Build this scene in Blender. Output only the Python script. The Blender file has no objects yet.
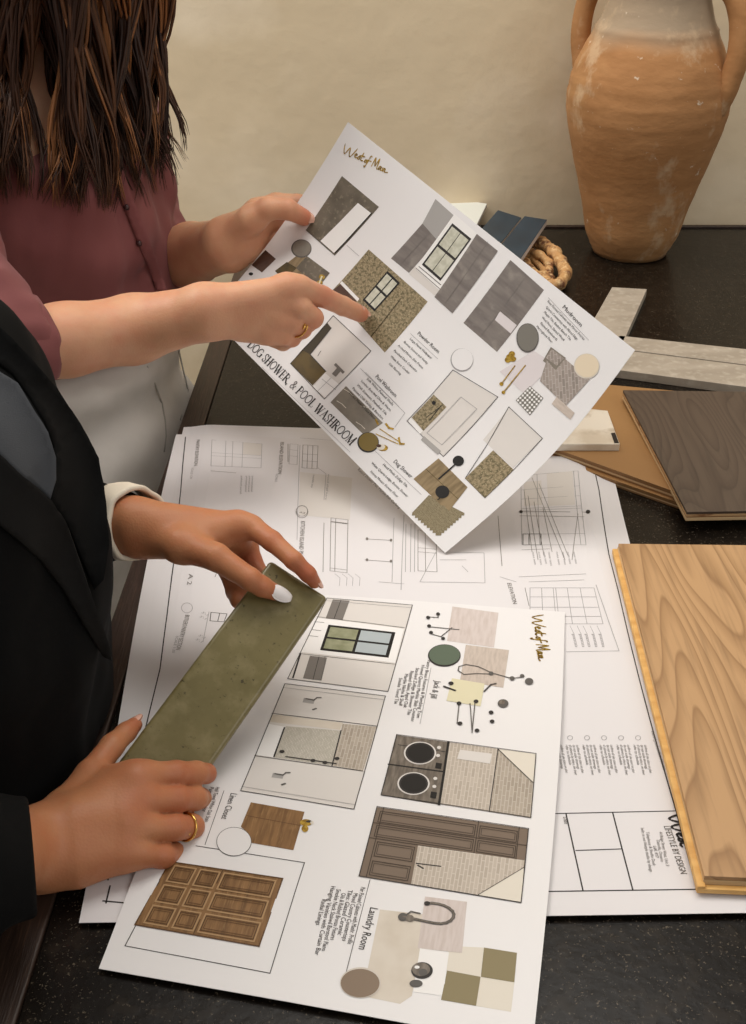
import bpy, math, random
import numpy as np
from mathutils import Vector, Matrix
from mathutils.bvhtree import BVHTree
from mathutils.geometry import delaunay_2d_cdt
random.seed(7); rng = np.random.default_rng(7)
COL = bpy.context.scene.collection
# ---------------------------------------------------------------- camera geometry (also used to survey points)
FPX, PITCH, CAM, TZ = 1150.0, math.radians(32.4), np.array([0, 0, 1.57]), 0.92
FW = np.array([0, math.cos(PITCH), -math.sin(PITCH)]); UP = np.array([0, math.sin(PITCH), math.cos(PITCH)]); RT = np.array([1., 0, 0])
def ray(x, y): return FW + (x-373)/FPX*RT + (512-y)/FPX*UP
def W(x, y, D): return CAM + D*ray(x, y)
def PZ(x, y, z=TZ):
    r = ray(x, y); return CAM + (z-CAM[2])/r[2]*r
def PY(x, y, Y):
    r = ray(x, y); return CAM + Y/r[1]*r
def proj(p):
    d = np.asarray(p)-CAM; D = d@FW
    return np.array([373+FPX*(d@RT)/D, 512-FPX*(d@UP)/D])
def nrm(v): v = np.asarray(v, float); return v/np.linalg.norm(v)
# ---------------------------------------------------------------- object helpers
def tag(o, label=None, cat=None, group=None, kind=None):
    if label: o['label'] = label
    if cat: o['category'] = cat
    if group: o['group'] = group
    if kind: o['kind'] = kind
    return o
def empty(name, loc=(0, 0, 0)):
    o = bpy.data.objects.new(name, None); COL.objects.link(o); o.location = loc; o.empty_display_size = .05
    return o
def mk(name, verts, faces, mats, parent=None, midx=None, smooth=False, bevel=0, seg=2, origin=None):
    verts = np.asarray(verts, float)
    if origin is None:
        origin = (verts.min(0)+verts.max(0))/2; origin[2] = verts[:, 2].min()
    origin = np.asarray(origin, float)
    me = bpy.data.meshes.new(name)
    me.from_pydata((verts-origin).tolist(), [], [list(map(int, f)) for f in faces])
    if not isinstance(mats, (list, tuple)): mats = [mats]
    for m in mats: me.materials.append(m)
    if midx is not None: me.polygons.foreach_set('material_index', list(map(int, midx)))
    if smooth: me.polygons.foreach_set('use_smooth', [True]*len(me.polygons))
    me.update()
    o = bpy.data.objects.new(name, me); COL.objects.link(o)
    if parent is not None:
        o.parent = parent; o.location = origin-np.array(abs_loc(parent))
    else: o.location = origin
    if bevel:
        b = o.modifiers.new('bevel', 'BEVEL'); b.width = bevel; b.segments = seg; b.limit_method = 'ANGLE'; b.angle_limit = .6
        o.modifiers.new('wn', 'WEIGHTED_NORMAL')
    return o
def abs_loc(o):
    l = np.array(o.location, float)
    while o.parent: o = o.parent; l = l+np.array(o.location)
    return l
def prism(name, top, thick, mat, parent=None, bevel=.0008, down=None, sub=0, **k):
    """slab from its top outline (counter clockwise from above), thickness downward"""
    top = np.asarray(top, float); n = len(top)
    dn = np.array([0, 0, -1.]) if down is None else nrm(down)
    v = np.vstack([top, top+dn*thick])
    fs = [list(range(n)), list(range(2*n-1, n-1, -1))]+[[i, i+n, (i+1) % n+n, (i+1) % n] for i in range(n)]
    return mk(name, v, fs, mat, parent, bevel=bevel, **k)
def ccw(P):
    P = np.asarray(P, float); a = 0
    for i in range(len(P)): x0, y0 = P[i][:2]; x1, y1 = P[(i+1) % len(P)][:2]; a += x0*y1-x1*y0
    return P if a > 0 else P[::-1]
def tube(path, rad, n=8, closed=False, flat=1.0):
    path = np.asarray(path, float); m = len(path)
    rad = np.broadcast_to(rad, (m,))
    T = np.gradient(path, axis=0)
    if closed: T = np.roll(path, -1, 0)-np.roll(path, 1, 0)
    T /= np.linalg.norm(T, axis=1)[:, None]+1e-12
    ref = np.array([0, 0, 1.]) if abs(T[0][2]) < .9 else np.array([1., 0, 0])
    N = nrm(np.cross(T[0], ref)); V = []
    for i in range(m):
        N = nrm(N-T[i]*(N@T[i])); B = np.cross(T[i], N)
        for j in range(n):
            a = 2*math.pi*j/n; V.append(path[i]+rad[i]*(math.cos(a)*N+math.sin(a)*B*flat))
    Fs = []
    for i in range(m if closed else m-1):
        i2 = (i+1) % m
        for j in range(n):
            j2 = (j+1) % n; Fs.append([i*n+j, i*n+j2, i2*n+j2, i2*n+j])
    if not closed: Fs += [list(range(n-1, -1, -1)), list(range((m-1)*n, m*n))]
    return np.array(V), Fs
def join(parts):
    V, Fs, o = [], [], 0
    for v, f in parts:
        V.append(v); Fs += [[i+o for i in q] for q in f]; o += len(v)
    return np.vstack(V), Fs
def lathe(name, prof, centre, mat, n=72, parent=None):
    """prof: list of (r, z)"""
    V = []; Fs = []
    for r, z in prof:
        for j in range(n):
            a = 2*math.pi*j/n; V.append((centre[0]+r*math.cos(a), centre[1]+r*math.sin(a), centre[2]+z))
    for i in range(len(prof)-1):
        for j in range(n):
            j2 = (j+1) % n; Fs.append([i*n+j, i*n+j2, (i+1)*n+j2, (i+1)*n+j])
    Fs.append(list(range(n-1, -1, -1)))
    return mk(name, V, Fs, mat, parent, smooth=True)
# ---------------------------------------------------------------- materials
def lin(c): return tuple(((x/255)/12.92 if x/255 <= .04045 else ((x/255+.055)/1.055)**2.4) for x in c)+(1,)
def mat(name, col, rough=.6, metal=0, spec=.5, noise=None, bump=None, coat=0, sss=0, sheen=0, coord='Object', nodes=None):
    """noise: list of (scale, colour2, lo, hi, stretch)  bump: (scale, strength, distance, stretch)"""
    if name.startswith('print_') and spec == .5: spec = .22
    m = bpy.data.materials.new(name); m.use_nodes = True; nt = m.node_tree; N = nt.nodes; L = nt.links
    b = N['Principled BSDF']; b.inputs['Base Color'].default_value = lin(col); b.inputs['Roughness'].default_value = rough
    b.inputs['Metallic'].default_value = metal; b.inputs['Specular IOR Level'].default_value = spec
    b.inputs['Coat Weight'].default_value = coat; b.inputs['Coat Roughness'].default_value = .15
    if sss:
        b.inputs['Subsurface Weight'].default_value = sss; b.inputs['Subsurface Radius'].default_value = (1, .35, .2); b.inputs['Subsurface Scale'].default_value = .006
    if sheen: b.inputs['Sheen Weight'].default_value = sheen
    tc = N.new('ShaderNodeTexCoord')
    def mp(st):
        q = N.new('ShaderNodeMapping'); q.inputs['Scale'].default_value = st if st else (1, 1, 1); L.new(tc.outputs[coord], q.inputs['Vector']); return q.outputs[0]
    cur = None
    for s in (noise or []):
        sc, c2, lo, hi = s[:4]; st = s[4] if len(s) > 4 else None
        t = N.new('ShaderNodeTexNoise'); t.inputs['Scale'].default_value = sc; t.inputs['Detail'].default_value = 5; L.new(mp(st), t.inputs['Vector'])
        r = N.new('ShaderNodeMapRange'); r.inputs['From Min'].default_value = lo; r.inputs['From Max'].default_value = hi; L.new(t.outputs['Fac'], r.inputs['Value'])
        x = N.new('ShaderNodeMix'); x.data_type = 'RGBA'; L.new(r.outputs[0], x.inputs['Factor'])
        if cur is None: x.inputs['A'].default_value = lin(col)
        else: L.new(cur, x.inputs['A'])
        x.inputs['B'].default_value = lin(c2); cur = x.outputs['Result']
    if cur is not None: L.new(cur, b.inputs['Base Color'])
    if bump:
        t = N.new('ShaderNodeTexNoise'); t.inputs['Scale'].default_value = bump[0]; t.inputs['Detail'].default_value = 6
        L.new(mp(bump[3] if len(bump) > 3 else None), t.inputs['Vector'])
        q = N.new('ShaderNodeBump'); q.inputs['Strength'].default_value = bump[1]; q.inputs['Distance'].default_value = bump[2]
        L.new(t.outputs['Fac'], q.inputs['Height']); L.new(q.outputs[0], b.inputs['Normal'])
    return m
def nd(m): return m.node_tree.nodes, m.node_tree.links, m.node_tree.nodes['Principled BSDF']

M = {}
M['wall'] = mat('limewash_plaster', (232, 214, 182), .9, noise=[(1.6, (214, 195, 162), .35, .7), (6, (238, 222, 194), .5, .75)], bump=(9, .35, .01))
M['floor'] = mat('pale_floor', (186, 178, 164), .7, noise=[(3, (160, 150, 134), .4, .7)])
M['stone'] = mat('black_leathered_stone', (17, 13, 10), .27, spec=.22, noise=[(3, (28, 23, 18), .4, .7), (60, (34, 28, 22), .5, .7), (520, (98, 88, 74), .62, .74)], bump=(120, .12, .002))
M['trim'] = mat('dark_walnut', (58, 42, 33), .45, noise=[(14, (38, 26, 20), .35, .7, (8, .7, 8)), (60, (84, 62, 48), .55, .8, (10, .6, 10))], bump=(60, .3, .002, (8, .5, 8)))
M['paper'] = mat('white_card', (228, 225, 224), .42, spec=.4)
M['planpaper'] = mat('bond_paper', (220, 216, 216), .6, spec=.3)
M['planback'] = mat('bond_paper_under', (222, 219, 220), .6, spec=.3)
M['ink'] = mat('print_dark', (52, 48, 46), .5); M['grey'] = mat('print_grey_line', (120, 116, 114), .6)
M['faint'] = mat('print_faint_line', (160, 157, 157), .6); M['pale'] = mat('print_pale_tint', (215, 209, 203), .6)
M['linegrey'] = mat('print_line', (92, 88, 84), .5); M['mid'] = mat('print_mid_grey', (120, 114, 108), .5)
M['black'] = mat('print_black', (30, 27, 25), .45); M['white'] = mat('print_white', (236, 233, 230), .45)
M['cream'] = mat('print_cream', (220, 212, 198), .45); M['beige'] = mat('print_beige', (214, 204, 190), .5, coord='UV', noise=[(40, (204, 192, 176), .4, .7)])
M['mauve'] = mat('print_mauve', (208, 196, 190), .5, coord='UV', noise=[(60, (196, 182, 174), .4, .7, (1, 6, 1))])
M['mauve2'] = mat('print_mauve_linen', (198, 184, 172), .5, coord='UV', noise=[(90, (182, 168, 156), .4, .7, (1, 5, 1))])
M['lav'] = mat('print_lavender_grey', (216, 208, 208), .5)
M['sand'] = mat('print_sand', (216, 208, 176), .5)
M['taupe'] = mat('print_taupe_stone', (112, 102, 88), .45, coord='UV', noise=[(45, (88, 80, 68), .4, .7), (200, (140, 130, 112), .55, .75)])
M['taupe2'] = mat('print_taupe_vanity', (134, 126, 114), .45, coord='UV', noise=[(60, (118, 110, 100), .4, .7)])
M['greyboard'] = mat('print_grey_boards', (128, 120, 114), .45, coord='UV', noise=[(30, (112, 104, 100), .4, .65, (1, 5, 1)), (70, (146, 138, 130), .55, .75)])
M['greylight'] = mat('print_grey_light', (164, 160, 156), .45)
M['floral'] = mat('print_floral_paper', (150, 134, 104), .45, coord='UV', noise=[(330, (104, 94, 68), .44, .6), (600, (172, 158, 126), .55, .66)])
M['olive'] = mat('print_olive', (96, 78, 40), .45, coord='UV', noise=[(70, (70, 58, 34), .4, .7)])
M['olivedark'] = mat('print_dark_olive', (62, 52, 34), .45)
M['olivecheck'] = mat('print_olive_check', (138, 126, 94), .5)
M['brown'] = mat('print_brown', (88, 62, 48), .45, coord='UV', noise=[(80, (66, 44, 34), .4, .7)])
M['woodprint'] = mat('print_wood', (138, 102, 64), .45, coord='UV', noise=[(40, (104, 74, 44), .4, .7, (.7, 6, 1)), (120, (160, 124, 82), .55, .8, (.7, 6, 1))])
M['woodprint2'] = mat('print_wood_line', (92, 64, 36), .45)
M['woodline'] = mat('print_wood_light_line', (172, 138, 98), .45)
M['woodpale'] = mat('print_wood_pale', (146, 126, 94), .45, coord='UV', noise=[(40, (112, 94, 66), .4, .7, (5, 1, 1))])
M['cab'] = mat('print_cabinet_brown', (120, 104, 90), .45); M['cabline'] = mat('print_cabinet_line', (72, 60, 50), .45)
M['gold'] = mat('print_gold', (176, 144, 58), .35, metal=.25, noise=[(300, (132, 102, 34), .45, .6)])
M['greenglass'] = mat('print_green_pane', (132, 134, 104), .45, coord='UV', noise=[(90, (160, 160, 132), .4, .7)])
M['blueglass'] = mat('print_blue_pane', (172, 180, 182), .45)
M['pane'] = mat('print_window_pane', (204, 202, 186), .45, coord='UV', noise=[(180, (184, 182, 164), .4, .6)])
M['sage'] = mat('print_sage', (92, 104, 88), .35); M['greydisc'] = mat('print_grey_disc', (122, 118, 110), .35)
M['creamdisc'] = mat('print_cream_disc', (222, 206, 180), .35); M['golddisc'] = mat('print_olive_disc', (118, 98, 44), .35)
M['browndisc'] = mat('print_brown_disc', (128, 108, 88), .3); M['discrim'] = mat('print_disc_rim', (206, 196, 184), .35)
M['steel'] = mat('print_steel', (98, 89, 80), .4, coord='UV', noise=[(60, (134, 124, 112), .4, .7, (1, 5, 1))])
def brickmat(name, c1, c2, mo, scale, bw=.5, rh=.25, rot=0):
    m = mat(name, c1, .5); N, L, b = nd(m)
    tc = N.new('ShaderNodeTexCoord'); mp = N.new('ShaderNodeMapping'); mp.inputs['Rotation'].default_value = (0, 0, rot); L.new(tc.outputs['UV'], mp.inputs['Vector'])
    t = N.new('ShaderNodeTexBrick'); t.inputs['Scale'].default_value = scale; t.inputs['Color1'].default_value = lin(c1); t.inputs['Color2'].default_value = lin(c2); t.inputs['Mortar'].default_value = lin(mo)
    t.inputs['Mortar Size'].default_value = .02; t.inputs['Brick Width'].default_value = bw; t.inputs['Row Height'].default_value = rh
    L.new(mp.outputs[0], t.inputs['Vector']); L.new(t.outputs['Color'], b.inputs['Base Color']); return m
M['tileprint'] = brickmat('print_glazed_tiles', (190, 178, 164), (176, 164, 150), (202, 192, 180), 60, .6, .16)
M['tileprint2'] = brickmat('print_glazed_tiles_shade', (176, 164, 150), (160, 148, 134), (190, 180, 166), 60, .6, .16)
M['herring'] = brickmat('print_grey_tiles', (164, 152, 144), (140, 130, 122), (184, 174, 166), 75, .6, .25, .8)
M['tanbasket'] = brickmat('print_basket_tiles', (132, 120, 92), (112, 100, 74), (166, 154, 126), 260, .5, .3)
M['hatch'] = brickmat('print_hatched', (196, 190, 178), (182, 176, 162), (158, 150, 138), 170, .5, .2)
# props
M['clay'] = mat('terracotta', (176, 122, 78), .82)
N_, L_, b_ = nd(M['clay'])
def chain(m, specs, base):
    """successive colour overlays: ('noise', scale, stretch, lo, hi, colour) or ('z', z0, z1, colour)"""
    N, L, b = nd(m); tc = N.new('ShaderNodeTexCoord'); cur = None
    for s in specs:
        if s[0] in ('noise', 'musg'):
            t = N.new('ShaderNodeTexNoise'); t.inputs['Scale'].default_value = s[1]; t.inputs['Detail'].default_value = 8 if s[0] == 'musg' else 5; t.inputs['Roughness'].default_value = .65
            mp = N.new('ShaderNodeMapping'); mp.inputs['Scale'].default_value = s[2]; L.new(tc.outputs['Object'], mp.inputs['Vector']); L.new(mp.outputs[0], t.inputs['Vector']); src = t.outputs['Fac']
        elif s[0] == 'vor':
            t = N.new('ShaderNodeTexVoronoi'); t.inputs['Scale'].default_value = s[1]; mp = N.new('ShaderNodeMapping'); mp.inputs['Scale'].default_value = s[2]; L.new(tc.outputs['Object'], mp.inputs['Vector']); L.new(mp.outputs[0], t.inputs['Vector']); src = t.outputs['Distance']
        else:
            t = N.new('ShaderNodeSeparateXYZ'); n2 = N.new('ShaderNodeTexNoise'); n2.inputs['Scale'].default_value = 9; L.new(tc.outputs['Object'], n2.inputs['Vector']); L.new(tc.outputs['Object'], t.inputs[0])
            ad = N.new('ShaderNodeMath'); ad.operation = 'MULTIPLY_ADD'; L.new(n2.outputs['Fac'], ad.inputs[0]); ad.inputs[1].default_value = s[5] if len(s) > 5 else .05; L.new(t.outputs['Z'], ad.inputs[2]); src = ad.outputs[0]
        r = N.new('ShaderNodeMapRange'); lo, hi = (s[3], s[4]) if s[0] != 'z' else (s[1], s[2])
        r.inputs['From Min'].default_value = lo; r.inputs['From Max'].default_value = hi; L.new(src, r.inputs['Value'])
        f = r.outputs[0]
        c = s[5] if s[0] != 'z' else s[3]; amt = (s[6] if s[0] != 'z' and len(s) > 6 else (s[4] if s[0] == 'z' and len(s) > 4 else 1))
        mu = N.new('ShaderNodeMath'); mu.operation = 'MULTIPLY'; L.new(f, mu.inputs[0]); mu.inputs[1].default_value = amt
        x = N.new('ShaderNodeMix'); x.data_type = 'RGBA'; L.new(mu.outputs[0], x.inputs['Factor']); x.inputs['B'].default_value = lin(c)
        if cur is None: x.inputs['A'].default_value = lin(base)
        else: L.new(cur, x.inputs['A'])
        cur = x.outputs['Result']
    L.new(cur, b.inputs['Base Color'])
def addbump(m, scale, strength, dist, stretch=(1, 1, 1)):
    N, L, b = nd(m); tc = N.new('ShaderNodeTexCoord'); mp = N.new('ShaderNodeMapping'); mp.inputs['Scale'].default_value = stretch; L.new(tc.outputs['Object'], mp.inputs['Vector'])
    t = N.new('ShaderNodeTexNoise'); t.inputs['Scale'].default_value = scale; t.inputs['Detail'].default_value = 6; L.new(mp.outputs[0], t.inputs['Vector'])
    q = N.new('ShaderNodeBump'); q.inputs['Strength'].default_value = strength; q.inputs['Distance'].default_value = dist; L.new(t.outputs['Fac'], q.inputs['Height']); L.new(q.outputs[0], b.inputs['Normal'])
chain(M['clay'], [('noise', 5, (1, 1, 2.5), .35, .7, (150, 102, 56)), ('noise', 3, (1, 1, 1), .5, .75, (190, 146, 96)),
                  ('z', .34, .375, (168, 150, 126), .9, .04), ('noise', 14, (1, 1, .7), .56, .66, (206, 178, 144), .6), ('noise', 60, (1, 1, 1), .66, .72, (226, 212, 190), .8), ('noise', 45, (1, 1, 1), .3, .22, (110, 74, 46), .7)], (182, 132, 84))
addbump(M['clay'], 40, .35, .004, (1, 1, 2))
M['tilegreen'] = mat('olive_glazed_tile', (126, 122, 82), .32)
chain(M['tilegreen'], [('noise', 14, (1, 1, 1), .35, .7, (104, 94, 56)), ('noise', 40, (1, 1, 1), .5, .75, (138, 126, 88)), ('noise', 260, (1, 1, 1), .62, .70, (62, 54, 30), .85), ('noise', 110, (1, 1, 1), .66, .72, (48, 40, 22), .9)], (120, 109, 69))
addbump(M['tilegreen'], 90, .15, .001)
M['oak'] = mat('light_oak_veneer', (200, 158, 108), .5)
def oak(m, c1, c2, dens=9.0, warp=1.6, stretch=(1, .22, 1), centre=(.05, -.1, 0)):
    N, L, b = nd(m); tc = N.new('ShaderNodeTexCoord'); mp = N.new('ShaderNodeMapping'); mp.inputs['Scale'].default_value = stretch; mp.inputs['Location'].default_value = centre
    L.new(tc.outputs['Object'], mp.inputs['Vector'])
    n = N.new('ShaderNodeTexNoise'); n.inputs['Scale'].default_value = 7; n.inputs['Detail'].default_value = 2.2; L.new(mp.outputs[0], n.inputs['Vector'])
    mx = N.new('ShaderNodeMath'); mx.operation = 'MULTIPLY'; mx.inputs[1].default_value = dens; L.new(n.outputs['Fac'], mx.inputs[0])
    fr = N.new('ShaderNodeMath'); fr.operation = 'FRACT'; L.new(mx.outputs[0], fr.inputs[0])
    cr = N.new('ShaderNodeValToRGB'); e = cr.color_ramp.elements; e[0].position = 0; e[0].color = lin(c1); e[1].position = 1; e[1].color = lin(c1)
    for p, c in ((.35, c1), (.80, tuple((u+v)//2 for u, v in zip(c1, c2))), (.92, c2)): q = cr.color_ramp.elements.new(p); q.color = lin(c)
    L.new(fr.outputs[0], cr.inputs[0])
    n2 = N.new('ShaderNodeTexNoise'); n2.inputs['Scale'].default_value = 220; n2.inputs['Detail'].default_value = 3; mp2 = N.new('ShaderNodeMapping'); mp2.inputs['Scale'].default_value = (1, .05, 1); L.new(tc.outputs['Object'], mp2.inputs['Vector']); L.new(mp2.outputs[0], n2.inputs['Vector'])
    r = N.new('ShaderNodeMapRange'); r.inputs['From Min'].default_value = .5; r.inputs['From Max'].default_value = .75; r.inputs['To Max'].default_value = .45; L.new(n2.outputs['Fac'], r.inputs[0])
    x = N.new('ShaderNodeMix'); x.data_type = 'RGBA'; L.new(r.outputs[0], x.inputs['Factor']); L.new(cr.outputs[0], x.inputs['A']); x.inputs['B'].default_value = lin(tuple(int(a*.8) for a in c2))
    L.new(x.outputs['Result'], b.inputs['Base Color'])
oak(M['oak'], (184, 145, 102), (150, 113, 75), 32, stretch=(1, .15, 1))
M['oaktongue'] = mat('pine_tongue', (226, 180, 108), .55, noise=[(30, (206, 152, 80), .4, .7, (1, 3, 1)), (16, (150, 96, 48), .66, .7, (1, 1.5, 1))], bump=(200, .3, .001))
M['darkoak'] = mat('smoked_oak_veneer', (84, 68, 54), .5)
oak(M['darkoak'], (84, 69, 56), (68, 54, 43), 44, stretch=(1, .16, 1), centre=(.9, .4, 0))
M['rawedge'] = mat('raw_wood_edge', (206, 168, 122), .7, noise=[(60, (150, 104, 66), .5, .7, (1, 1, 3)), (25, (110, 70, 44), .66, .72)])
M['plypale'] = mat('ply_pale', (214, 184, 140), .7); M['plydark'] = mat('ply_dark', (150, 110, 70), .7)
M['tan'] = mat('tan_sample_board', (158, 118, 72), .5, noise=[(5, (146, 106, 62), .4, .7)])
M['marble'] = mat('white_marble', (226, 216, 200), .3, noise=[(16, (206, 192, 172), .5, .62), (34, (190, 176, 156), .6, .7)])
M['label'] = mat('black_label', (26, 24, 26), .4)
M['greystone'] = mat('grey_stone_strip', (170, 158, 142), .6, noise=[(12, (150, 138, 122), .4, .7, (1, 3, 1)), (90, (188, 178, 162), .5, .8)], bump=(70, .2, .002))
M['navy'] = mat('navy_glaze', (34, 54, 68), .35, noise=[(20, (28, 44, 56), .4, .7)])
M['navyedge'] = mat('bisque_edge', (196, 186, 176), .7)
M['mint'] = mat('pale_tile', (214, 216, 208), .4)
M['rope'] = mat('tan_natural_cord', (188, 142, 90), .7, noise=[(55, (104, 62, 34), .48, .62), (160, (226, 192, 140), .5, .75)], bump=(160, .5, .002))
M['goldring'] = mat('gold_metal', (224, 176, 96), .22, metal=1)
# people
def skinmat(name, c, red):
    m = mat(name, c, .48, sss=.25, spec=.35); N, L, b = nd(m)
    a = N.new('ShaderNodeAttribute'); a.attribute_name = 'flush'; tc = N.new('ShaderNodeTexCoord')
    n = N.new('ShaderNodeTexNoise'); n.inputs['Scale'].default_value = 38; n.inputs['Detail'].default_value = 4; L.new(tc.outputs['Object'], n.inputs['Vector'])
    mr = N.new('ShaderNodeMapRange'); mr.inputs['From Min'].default_value = .4; mr.inputs['From Max'].default_value = .75; mr.inputs['To Max'].default_value = .3; L.new(n.outputs['Fac'], mr.inputs[0])
    ad = N.new('ShaderNodeMath'); ad.operation = 'ADD'; ad.use_clamp = True; L.new(a.outputs['Fac'], ad.inputs[0]); L.new(mr.outputs[0], ad.inputs[1])
    x = N.new('ShaderNodeMix'); x.data_type = 'RGBA'; L.new(ad.outputs[0], x.inputs['Factor']); x.inputs['A'].default_value = lin(c); x.inputs['B'].default_value = lin(red); L.new(x.outputs['Result'], b.inputs['Base Color'])
    v = N.new('ShaderNodeTexVoronoi'); v.inputs['Scale'].default_value = 520; L.new(tc.outputs['Object'], v.inputs['Vector'])
    n3 = N.new('ShaderNodeTexNoise'); n3.inputs['Scale'].default_value = 110; n3.inputs['Detail'].default_value = 4; L.new(tc.outputs['Object'], n3.inputs['Vector'])
    s = N.new('ShaderNodeMath'); s.operation = 'MULTIPLY_ADD'; L.new(n3.outputs['Fac'], s.inputs[0]); s.inputs[1].default_value = 2.5; L.new(v.outputs['Distance'], s.inputs[2])
    q = N.new('ShaderNodeBump'); q.inputs['Strength'].default_value = .16; q.inputs['Distance'].default_value = .0007; L.new(s.outputs[0], q.inputs['Height']); L.new(q.outputs[0], b.inputs['Normal'])
    return m
M['skin1'] = skinmat('fair_skin', (208, 156, 122), (188, 102, 76))
M['skin2'] = skinmat('tanned_skin', (184, 124, 86), (168, 84, 56))
M['nail'] = mat('pink_nail', (222, 172, 152), .25, coat=.4); M['nailwhite'] = mat('white_polish', (244, 238, 236), .15, coat=.6)
M['blouse'] = mat('rose_crepe', (132, 78, 76), .8, sheen=.08, spec=.25, noise=[(9, (120, 68, 68), .4, .7)], bump=(500, .1, .001))
M['button'] = mat('dark_rose_button', (60, 32, 32), .4)
M['jeans'] = mat('white_denim', (230, 224, 216), .85, noise=[(20, (218, 212, 203), .4, .7)], bump=(700, .2, .001))
M['seam'] = mat('denim_seam', (186, 180, 170), .9)
M['blazer'] = mat('black_wool', (9, 9, 9), .9, spec=.15, bump=(600, .15, .001))
M['lapel'] = mat('charcoal_lapel', (20, 19, 18), .85, spec=.2, bump=(600, .15, .001))
M['knit'] = mat('grey_knit', (74, 76, 80), .9, bump=(800, .5, .001, (1, 1, 4)))
M['cuff'] = mat('cream_lining', (226, 214, 194), .8, bump=(500, .2, .001))
M['trouser'] = mat('black_trouser', (24, 23, 24), .85); M['shoe'] = mat('shoe_leather', (48, 34, 26), .4)
M['hair'] = mat('brown_hair', (60, 38, 26), .5, spec=.3)
def tonemat(m):
    N, L, b = nd(m); a = N.new('ShaderNodeAttribute'); a.attribute_name = 'tone'; cr = N.new('ShaderNodeValToRGB'); e = cr.color_ramp.elements
    e[0].position = 0; e[0].color = lin((40, 22, 13)); e[1].position = 1; e[1].color = lin((140, 92, 54)); x = cr.color_ramp.elements.new(.55); x.color = lin((62, 37, 22)); x = cr.color_ramp.elements.new(.85); x.color = lin((92, 58, 34))
    L.new(a.outputs['Fac'], cr.inputs[0]); L.new(cr.outputs[0], b.inputs['Base Color'])
tonemat(M['hair'])
M['hairdark'] = mat('dark_hair_mass', (30, 19, 14), .6)
M['eye'] = mat('eye_white', (232, 228, 222), .15); M['iris'] = mat('brown_iris', (70, 46, 30), .15)
# ================================================================ ROOM AND TABLE
def box(name, lo, hi, m, parent=None, kind=None, bevel=0):
    (x0, y0, z0), (x1, y1, z1) = lo, hi
    v = [(x0, y0, z0), (x1, y0, z0), (x1, y1, z0), (x0, y1, z0), (x0, y0, z1), (x1, y0, z1), (x1, y1, z1), (x0, y1, z1)]
    f = [(0, 3, 2, 1), (4, 5, 6, 7), (0, 1, 5, 4), (1, 2, 6, 5), (2, 3, 7, 6), (3, 0, 4, 7)]
    o = mk(name, v, f, m, parent, bevel=bevel)
    if kind: o['kind'] = kind
    return o
YW = 1.962
box('wall_back', (-2.6, YW, 0), (2.4, YW+.12, 2.6), M['wall'], kind='structure')
box('floor', (-2.6, -1.6, -.05), (2.4, YW, 0), M['floor'], kind='structure')
YF, YN, XR = 1.948, .30, 1.05
def xl(y): return -.195-.0249*(1.457-y)           # the inner left line of the table, slightly skewed
TW = .030
table = empty('island_table', (.4, 1.1, 0)); tag(table, 'dark wood table with a black stone top holding all the papers and samples', 'table')
prism('stone_top', [(xl(YN+.03), YN+.03, TZ), (XR-.03, YN+.03, TZ), (XR-.03, YF-.012, TZ), (xl(YF-.012), YF-.012, TZ)], .03, M['stone'], table, bevel=.0006)
EPS = .0012
prism('edge_trim', [(xl(YN)-TW, YN, TZ+.001), (xl(YN)-EPS, YN, TZ+.001), (xl(YF)-EPS, YF, TZ+.001), (xl(YF)-TW, YF, TZ+.001)], .05, M['trim'], table, bevel=.002)
prism('edge_trim', [(xl(YN), YN, TZ+.001), (XR, YN, TZ+.001), (XR, YN+.029, TZ+.001), (xl(YN), YN+.029, TZ+.001)], .05, M['trim'], table, bevel=.002)
prism('edge_trim', [(xl(YF), YF-.010, TZ+.003), (XR, YF-.010, TZ+.003), (XR, YF, TZ+.003), (xl(YF), YF, TZ+.003)], .05, M['trim'], table, bevel=.001)
prism('edge_trim', [(XR-.029, YN+.03, TZ+.001), (XR, YN+.03, TZ+.001), (XR, YF-.012, TZ+.001), (XR-.029, YF-.012, TZ+.001)], .05, M['trim'], table, bevel=.002)
box('apron', (-.19, YN+.05, .78), (XR-.05, YF-.05, .889), M['trim'], table)
for lx, ly in ((-.15, .40), (.97, .40), (-.15, 1.86), (.97, 1.86)): box('leg', (lx-.04, ly-.04, 0), (lx+.04, ly+.04, .78), M['trim'], table, bevel=.004)

# ================================================================ SAMPLES ON THE TABLE
def quad(pts, z): return ccw([PZ(x, y, z) for x, y in pts])
def P2(x, y): return PZ(x, y)[:2]
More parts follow.
